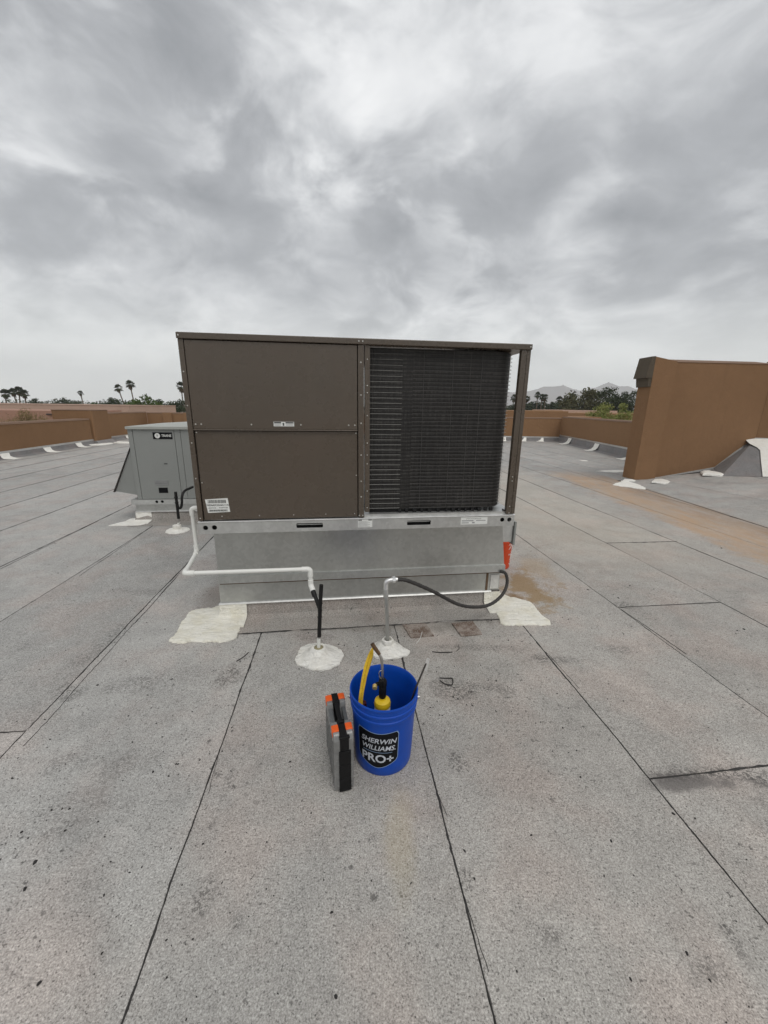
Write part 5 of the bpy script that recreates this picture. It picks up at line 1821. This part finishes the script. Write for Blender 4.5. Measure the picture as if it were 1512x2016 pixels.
for x, y, s_ in ((-1.227, 1.016, 0.009), (-1.193, 0.938, 0.009), (-1.206, 1.124, 0.006), (-1.076, 1.566, 0.006), (-0.956, 0.715, 0.007), (-0.934, 1.357, 0.006), (-0.895, 1.365, 0.004), (-0.845, 1.359, 0.005), (1.193, 1.22, 0.007),
                 (-0.053, 2.736, 0.008), (-0.021, 2.737, 0.007), (-0.03, 2.70, 0.006), (0.70, 2.74, 0.014), (0.76, 2.73, 0.016), (0.80, 2.77, 0.013), (0.72, 2.79, 0.009), (0.67, 2.66, 0.008), (0.84, 2.70, 0.008),
                 (4.04, 4.416, 0.014), (1.86, 3.25, 0.012), (2.3, 3.35, 0.010), (2.05, 3.1, 0.012), (2.72, 2.62, 0.013), (2.65, 2.6, 0.010), (0.10, 2.40, 0.006), (-0.30, 2.36, 0.007), (-0.26, 2.35, 0.006), (1.53, 1.12, 0.008)):
    fleck(fk, x, y, s_)
for k in range(1000):
    cl_ = rng.choice(((-1.2, 1.3, 0.45, 0.4), (-1.2, 1.3, 0.45, 0.4), (-1.5, 2.2, 0.5, 0.5), (0.6, 2.2, 0.5, 0.35), (0.5, 1.85, 0.25, 0.18), (-0.3, 2.55, 0.7, 0.2), (1.4, 2.2, 0.6, 0.6), (1.0, 1.0, 0.5, 0.4), (-0.5, 0.9, 0.4, 0.2), (-2.6, 3.2, 0.8, 0.8)))
    x = rng.gauss(cl_[0], cl_[2])
    y = rng.gauss(cl_[1], cl_[3])
    if y < 0.55 or (abs(x - 0.01) < 0.16 and abs(y - 1.5) < 0.16):
        continue
    fleck(fk, x, y, min(0.007, rng.expovariate(1 / 0.0018) + 0.0008))
tag(fk.build('tar_flecks', M_TWIG), 'scattered small black tar flecks and grit on the roof sheets', 'debris', kind='stuff')

# ------------------------------------------------------------------ plants and trees beyond
nrng = np.random.default_rng(3)


def leaves(centers, n_each, spread, size, seed):
    r_ = np.random.default_rng(seed)
    C_ = np.repeat(np.asarray(centers), n_each, axis=0)
    N_ = len(C_)
    off = r_.normal(0, 1, (N_, 3))
    off /= np.linalg.norm(off, axis=1, keepdims=True)
    off *= (r_.random((N_, 1)) ** 0.45) * spread
    off[:, 2] *= 0.75
    P_ = C_ + off
    a = r_.normal(0, 1, (N_, 3))
    a /= np.linalg.norm(a, axis=1, keepdims=True)
    b_ = np.cross(a, r_.normal(0, 1, (N_, 3)))
    b_ /= np.linalg.norm(b_, axis=1, keepdims=True)
    s_ = size * (0.6 + 0.8 * r_.random((N_, 1)))
    q_ = np.stack([P_ - a * s_, P_ + b_ * s_ * 0.5, P_ + a * s_, P_ - b_ * s_ * 0.5], axis=1).reshape(-1, 3)
    f_ = np.arange(N_ * 4).reshape(-1, 4)
    return q_, f_


def np_obj(name, v_, f_, m, parent):
    me = bpy.data.meshes.new(name)
    me.from_pydata(v_.tolist(), [], f_.tolist())
    me.materials.append(m)
    o = bpy.data.objects.new(name, me)
    COL.objects.link(o)
    o.parent = parent
    return o


GZ = -5.2


def tree(x, y, ztop, hw, m, label, seed, depth=None, low=0.35, nl=3200, name='broadleaf_tree', cat='tree', group=None, leaf=None, clumps=34):
    H = ztop - GZ
    e_ = empty(name, (x, y, GZ), 0, label, cat, group)
    r_ = random.Random(seed)
    tk = MB()
    zc = H * (0.5 + low * 0.5)
    cs_ = []
    for k in range(clumps):
        while True:
            p = Vector((r_.uniform(-1, 1), r_.uniform(-1, 1), r_.uniform(-1, 1)))
            if 0.35 < p.length < 1:
                break
        cs_.append((p.x * hw, p.y * (depth or hw), H * low + (p.z * 0.5 + 0.5) * H * (1 - low) * (0.94 + 0.10 * r_.random())))
    # keep one clump at the very top
    cs_.append((r_.uniform(-.2, .2) * hw, 0, H * 0.97))
    tk.tube([(0, 0, 0), (0.1, 0, H * 0.2), (0, 0.05, H * 0.45)], [0.035 * H * 0.6, 0.026 * H * 0.6, 0.018 * H * 0.6], 8)
    for c_ in cs_[::3]:
        tk.tube([(0, 0.03, H * 0.30), (c_[0] * 0.5, c_[1] * 0.5, H * 0.3 + (c_[2] - H * 0.3) * 0.6), c_], [0.012 * H * 0.6, 0.008 * H * 0.6, 0.003 * H], 5)
    tk.build('trunk', M_TRUNK, e_)
    v_, f_ = leaves(cs_, max(1, nl // len(cs_)), hw * 0.34, leaf or max(0.09, hw * 0.065), seed)
    np_obj('crown', v_, f_, m, e_)
    return e_


def palm(x, y, ztop, rc, label, seed, lean=0.0, group='fan palms on the skyline'):
    rc *= 1.2 if x > -130 else 0.95
    H = ztop - GZ
    e_ = empty('fan_palm', (x, y, GZ), 0, label, 'palm tree', group)
    r_ = random.Random(seed)
    zc = H - rc * 0.75
    tk = MB()
    tk.tube([(0, 0, 0), (lean * 0.35, 0, zc * 0.5), (lean, 0, zc)], [0.30, 0.24, 0.20], 8)
    tk.build('trunk', M_TRUNK, e_)
    v_, f_ = [], []
    for k in range(46):
        az = r_.uniform(0, 2 * math.pi)
        el = R(r_.uniform(-38, 85))
        L = rc * r_.uniform(0.75, 1.05)
        d = Vector((math.cos(az) * math.cos(el), math.sin(az) * math.cos(el), math.sin(el)))
        s_ = d.cross(Vector((0, 0, 1))).normalized()
        base = Vector((lean, 0, zc))
        hub = base + d * L * 0.45
        nb = 9
        for j in range(nb):
            a_ = R(-75 + 150 * j / (nb - 1))
            dd = (d * math.cos(a_) + s_ * math.sin(a_)).normalized()
            tip = hub + dd * L * 0.55 + Vector((0, 0, -0.10 * L * r_.random() - 0.06 * L))
            w_ = s_.cross(dd).cross(dd).normalized() * 0.055 * L if False else (dd.cross(d.cross(s_)).normalized() if dd.cross(d.cross(s_)).length > 1e-4 else s_) * 0.06 * L
            o = len(v_)
            v_ += [tuple(hub), tuple(hub + dd * L * 0.3 + w_), tuple(tip), tuple(hub + dd * L * 0.3 - w_)]
            f_.append((o, o + 1, o + 2, o + 3))
        o = len(v_)
        v_ += [tuple(base), tuple(base + s_ * 0.03), tuple(hub + s_ * 0.03), tuple(hub)]
        f_.append((o, o + 1, o + 2, o + 3))
    me = MB().add(v_, f_)
    me.build('crown', L_PALM, e_)
    v_, f_ = [], []
    for k in range(60):
        az = r_.uniform(0, 2 * math.pi)
        rr = rc * r_.uniform(0.18, 0.42)
        top = Vector((lean, 0, zc - r_.uniform(0, rc * 0.5)))
        d = Vector((math.cos(az), math.sin(az), 0))
        s_ = Vector((-d.y, d.x, 0))
        o = len(v_)
        tip = top + d * rr + Vector((0, 0, -rc * r_.uniform(0.25, 0.6)))
        v_ += [tuple(top), tuple(top + d * rr * 0.7 + s_ * 0.16 * rc), tuple(tip), tuple(top + d * rr * 0.7 - s_ * 0.16 * rc)]
        f_.append((o, o + 1, o + 2, o + 3))
    MB().add(v_, f_).build('skirt', L_SKIRT, e_)
    return e_


palm(-140.8, 150, 5.9, 2.3, 'dark palm cut by the left picture edge', 1, 0.6)
palm(-150.0, 165, 6.8, 2.3, 'palm second from the left picture edge', 2, -0.8)
palm(-143.2, 158, 7.2, 2.4, 'palm third from the left, tallest of the left clump', 3, 1.2)
palm(-133.3, 150, 5.9, 2.1, 'small palm at the right end of the left clump', 4, 0.2)
palm(-141.7, 190, 6.9, 1.6, 'lone thin palm over the pink building', 5, -0.5)
palm(-109.0, 170, 9.0, 1.7, 'shorter leaning one of the pair of palms left of the brown unit', 6, -2.2)
palm(-102.1, 165, 10.4, 1.8, 'taller one of the pair of palms left of the brown unit', 7, -0.8)
palm(-79.9, 160, 9.8, 2.0, 'palm peeking out at the left edge of the brown unit', 8, 0.0)
palm(62.8, 200, 8.0, 1.9, 'palm seen in the gap beside the black coil', 9, 0.2)
palm(67.2, 180, 8.6, 1.5, 'tallest palm of the trio before the left mountain', 10, -0.2)
palm(70.8, 185, 7.9, 1.5, 'middle palm of the trio before the left mountain', 11, 0.3)
palm(70.7, 180, 7.7, 1.4, 'right palm of the trio before the left mountain', 12, -0.2)
palm(81.9, 210, 6.3, 1.5, 'low palm below the trio before the left mountain', 13, 0.1)
palm(65.8, 190, 7.2, 1.6, 'palm just right of the brown unit corner post', 14, 0.2)
palm(93.9, 220, 8.0, 2.0, 'palm left of the olive tree, under the mountain saddle', 15, 0.0)
palm(101.4, 230, 7.6, 1.8, 'short palm between two palms under the mountain saddle', 16, 0.3)
palm(98.9, 220, 7.2, 1.8, 'low bushy palm under the mountain saddle', 17, -0.3)
palm(91.6, 200, 8.9, 2.1, 'palm touching the top of the olive tree', 18, 0.2)
palm(86.3, 240, 5.6, 1.4, 'tiny far palm right of the corner post', 19, 0.0)
palm(102.4, 250, 5.8, 1.4, 'tiny far palm in the middle of the right skyline', 20, 0.0)

GL = 'trees beyond the left parapet'
tree(-103.8, 120, 2.4, 1.9, L_DARK, 'small round dark tree right of the left palm clump', 31, group=GL)
tree(-100.2, 120, 1.8, 2.0, L_DARK, 'low dark tree between two round trees on the left', 32, group=GL)
tree(-101.5, 125, 2.7, 1.4, L_DARK, 'narrow dark tree near the left pink roof', 33, group=GL)
tree(-94.4, 120, 2.5, 3.4, L_DARK, 'wide dark tree just left of the lone palm', 34, group=GL)
tree(-87.6, 115, 2.0, 1.8, L_DARK, 'small dark tree at the foot of the lone palm', 35, group=GL)
tree(-79.6, 110, 1.4, 2.6, L_GREEN, 'low pale green bush over the pink roof', 36, group=GL)
tree(-74.5, 110, 2.5, 3.0, L_DARK, 'dark tree left of the leaning palm', 37, group=GL)
tree(-62.3, 95, 2.0, 3.0, L_DARK, 'dark bush below the pair of palms', 38, group=GL)
tree(-49.4, 80, 2.0, 2.2, L_GREEN, 'green bush right of the pair of palms', 39, group=GL)
tree(-43.8, 75, 2.7, 3.0, L_GREEN, 'bright green tree left of the brown unit', 40, nl=3000, group=GL)
tree(-45.4, 82, 2.2, 2.2, L_DARK, 'dark tree behind the bright green tree', 41, group=GL)
tree(-52.5, 100, 1.9, 2.4, L_DARK, 'low dark tree next to the brown unit', 42, group=GL)
tree(-53.0, 105, 2.5, 2.2, L_DARK, 'dark tree half hidden by the brown unit left edge', 43, group=GL)
GRT = 'trees beyond the right parapet'
tree(62.6, 190, 3.2, 6.0, L_DARK, 'dark tree seen behind the corner post gap', 51, group=GRT)
tree(71.6, 190, 3.8, 7.0, L_DARK, 'wide dark tree under the palm trio', 52, group=GRT)
tree(79.9, 190, 3.7, 6.5, L_DARK, 'dark tree left of the olive tree', 53, group=GRT)
tree(80.0, 180, 4.9, 4.0, L_DARK, 'dark rounded tree touching the olive tree', 54, group=GRT)
tree(78.3, 170, 6.2, 4.0, L_DARK, 'upright dark tree behind the olive tree', 55, group=GRT)
tree(58.2, 120, 6.6, 5.8, L_OLIVE, 'big feathery olive green tree at the right skyline', 56, nl=5200, low=0.25, clumps=60, group=GRT)
tree(60.7, 110, 6.9, 4.0, L_DARK, 'tall dark green tree right of the olive tree', 57, nl=4200, low=0.25, clumps=50, group=GRT)
tree(67.5, 115, 6.1, 3.2, L_DARK, 'dark tree beside the tall pier cornice', 58, nl=2600, low=0.2, group=GRT)
tree(73.0, 120, 6.7, 3.2, L_DARK, 'dark tree partly behind the tall pier', 59, nl=2600, low=0.2, group=GRT)
tree(18.2, 34, 2.08, 1.35, L_LIME, 'yellow-green bushy tree above the right parapet', 60, nl=15000, low=0.3, clumps=90, leaf=0.055, group=GRT)
tree(20.1, 34.3, 2.08, 1.15, L_LIME, 'yellow-green bushy tree touching the tall pier', 61, nl=13000, low=0.3, clumps=80, leaf=0.055, group=GRT)
tree(19.2, 35, 1.7, 0.8, L_GREEN, 'small darker shrub between the two yellow-green trees', 62, nl=1600, low=0.3, group=GRT)


# wispy dry shrub at the left edge
e = empty('dry_shrub', (-26.5, 29.5, GZ), 0, 'wispy dry yellowish shrub above the left parapet', 'shrub')
r_ = random.Random(77)
bb = MB()
tips = []
for k in range(150):
    az = r_.uniform(0, 2 * math.pi)
    sp = r_.uniform(0.1, 1.0)
    top = Vector((math.cos(az) * 2.2 * sp, math.sin(az) * 1.8 * sp, 6.35 - 1.2 * sp * sp - r_.uniform(0, 1.3)))
    mid_ = Vector((top.x * 0.4, top.y * 0.4, 3.8))
    pts = smooth_path([(0, 0, 0), tuple(mid_), tuple(top)], 3)
    bb.tube(pts, [0.02 * (1 - i / len(pts)) + 0.005 for i in range(len(pts))], 4, cap=False)
    for j in range(3):
        tips.append(tuple(mid_ + (top - mid_) * r_.uniform(0.4, 1.0)))
bb.build('branches', plain('dry_stem', (0.17, 0.13, 0.065), 0.9), e)
v_, f_ = leaves(tips, 16, 0.42, 0.045, 78)
np_obj('leaves', v_, f_, L_DRY, e)

# far wood that closes the horizon
cs_ = []
for k in range(900):
    a = nrng.uniform(R(-75), R(75))
    d = nrng.uniform(420, 640)
    cs_.append((d * math.sin(a), d * math.cos(a), GZ + nrng.uniform(0.8, 6.6)))
v_, f_ = leaves(cs_, 16, 5.5, 1.1, 91)
o = np_obj('far_wood', v_, f_, L_DARK, None)
tag(o, 'far dark band of trees along the horizon', 'trees', kind='stuff')

# ------------------------------------------------------------------ neighbouring buildings
nb = empty('neighbour_building', (-48, 52, GZ), 0, 'low pink stucco building beyond the left parapet', 'building')
k = MB()
k.hexa([(-40, 8, 0), (9.6, 8.5, 0), (9.6, 22, 0), (-40, 22, 0)], [(-40, 8, 6.38), (9.6, 8.5, 6.38), (9.6, 22, 6.38), (-40, 22, 6.38)])
k.build('wall', M_TANROOF, nb)
k = MB()
k.hexa([(-40, 7.95, 6.38), (9.65, 8.45, 6.38), (9.65, 22.1, 6.38), (-40, 22.1, 6.38)], [(-40, 7.95, 6.5), (9.65, 8.45, 6.5), (9.65, 22.1, 6.5), (-40, 22.1, 6.5)])
k.build('coping', M_TANROOF, nb)
nb = empty('neighbour_wing', (-36, 40, GZ), 0, 'nearer pink stucco wing with a small black outlet beyond the left parapet', 'building')
k = MB()
k.hexa([(-22, 0, 0), (4.6, 0, 0), (4.6, 8, 0), (-22, 8, 0)], [(-22, 0, 5.95), (4.6, 0, 5.95), (4.6, 8, 5.95), (-22, 8, 5.95)])
k.build('wall', M_PINK, nb)
k = MB()
k.tube(bend_path([(2.3, -0.02, 5.62), (3.9, -0.25, 5.62), (3.9, -0.25, 5.25)], 0.1, 4), 0.07, 8)
k.build('outlet_pipe', M_DSTEEL, nb)
nb = empty('neighbour_building', (22, 45, GZ), 0, 'low tan roofed building beyond the back parapet on the right', 'building')
for nm, x0, x1, y0, y1, h, m_ in (('wall', -8, 14, 0, 20, 6.35, M_STUCCO2), ('roof_block', -4.6, -2.6, -0.8, 3, 6.62, M_STUCCO2), ('roof_block', -2.4, 1.5, 5, 9, 6.66, M_TANROOF), ('roof_block', 2.0, 9, 9, 14, 6.62, M_TANROOF)):
    k = MB()
    k.bbox(x0, x1, y0, y1, 0, h, 0.03)
    k.build(nm, m_, nb)
k = MB()
k.bbox(-3.0, -1.2, 1.2, 2.6, 6.36, 6.52, 0.03)
k.build('roof_vent', M_ROOFGREY, nb)
nb = empty('neighbour_wing', (14.5, 30, GZ), 0, 'flat topped brown stucco wing right behind the corner post', 'building')
k = MB()
k.bbox(-9, -0.9, 0, 6, 0, 6.62, 0.03)
k.build('wall', M_STUCCO2, nb)
k = MB()
k.bbox(-0.85, 1.9, 0.5, 3.5, 0, 6.22, 0.03)
k.build('lower_wing', M_STUCCO2, nb)

# ------------------------------------------------------------------ mountains
ridge = [(200, 60), (700, 95), (1100, 150), (1432, 189), (1662, 192), (1779, 205), (1921, 260), (2044, 262), (2153, 283), (2264, 241), (2390, 216)]
ridge2 = [(2150, 120), (2300, 185), (2390, 214), (2480, 237), (2601, 263), (2714, 325), (2858, 279), (2969, 281), (3098, 245), (3400, 190), (3900, 110)]


def mountain(rg_, y, label, seed):
    xs = np.linspace(rg_[0][0], rg_[-1][0], 110)
    hs = np.interp(xs, [p[0] for p in rg_], [p[1] for p in rg_])
    rows = 15
    v_, f_ = [], []
    x0 = xs.mean()
    for j in range(rows):
        u = j / (rows - 1) * 2 - 1           # -1 front foot, 0 crest, 1 back foot
        for i, (x, h) in enumerate(zip(xs, hs)):
            prof_ = (1 - abs(u)) ** 1.15
            nz_ = mnoise.fractal(Vector((x * 0.006 + seed, u * 3.5, seed)), 1.0, 2.0, 4)
            z = -5.3 + (h + 5.3) * prof_ * (1 + 0.18 * nz_ * (1 if j != rows // 2 else 0.15)) + (6 * mnoise.noise(Vector((x * 0.03, 3, seed))) if j == rows // 2 else 0)
            v_.append((x - x0, u * 520 + 60 * nz_ * (1 - abs(u)), max(z, -5.4)))
    n_ = len(xs)
    for j in range(rows - 1):
        for i in range(n_ - 1):
            f_.append([j * n_ + i, j * n_ + i + 1, (j + 1) * n_ + i + 1, (j + 1) * n_ + i])
    o = MB().add(v_, f_, True).build('mountain', M_ROCK)
    o.location = (x0, y, 0)
    o['kind'] = 'structure'
    o['label'] = label


mountain(ridge, 5000, 'hazy blue-grey mountain left of the saddle', 1.0)
mountain(ridge2, 5040, 'hazy pointed mountain right of the saddle', 9.0)

# ------------------------------------------------------------------ haze
hm = bpy.data.materials.new('haze_air')
hm.use_nodes = True
t = NT(hm.node_tree)
pv = t.n('ShaderNodeVolumePrincipled', {'Color': (0.93, 0.97, 1.0), 'Density': 2.1e-4, 'Anisotropy': 0.0})
t.n('ShaderNodeOutputMaterial', {'Volume': pv.outputs[0]})
k = MB()
k.box(-4300, 4300, -4300, 6000, -7.0, 420)
o = k.build('haze', hm)
tag(o, 'pale air over the whole scene', 'haze', kind='stuff')
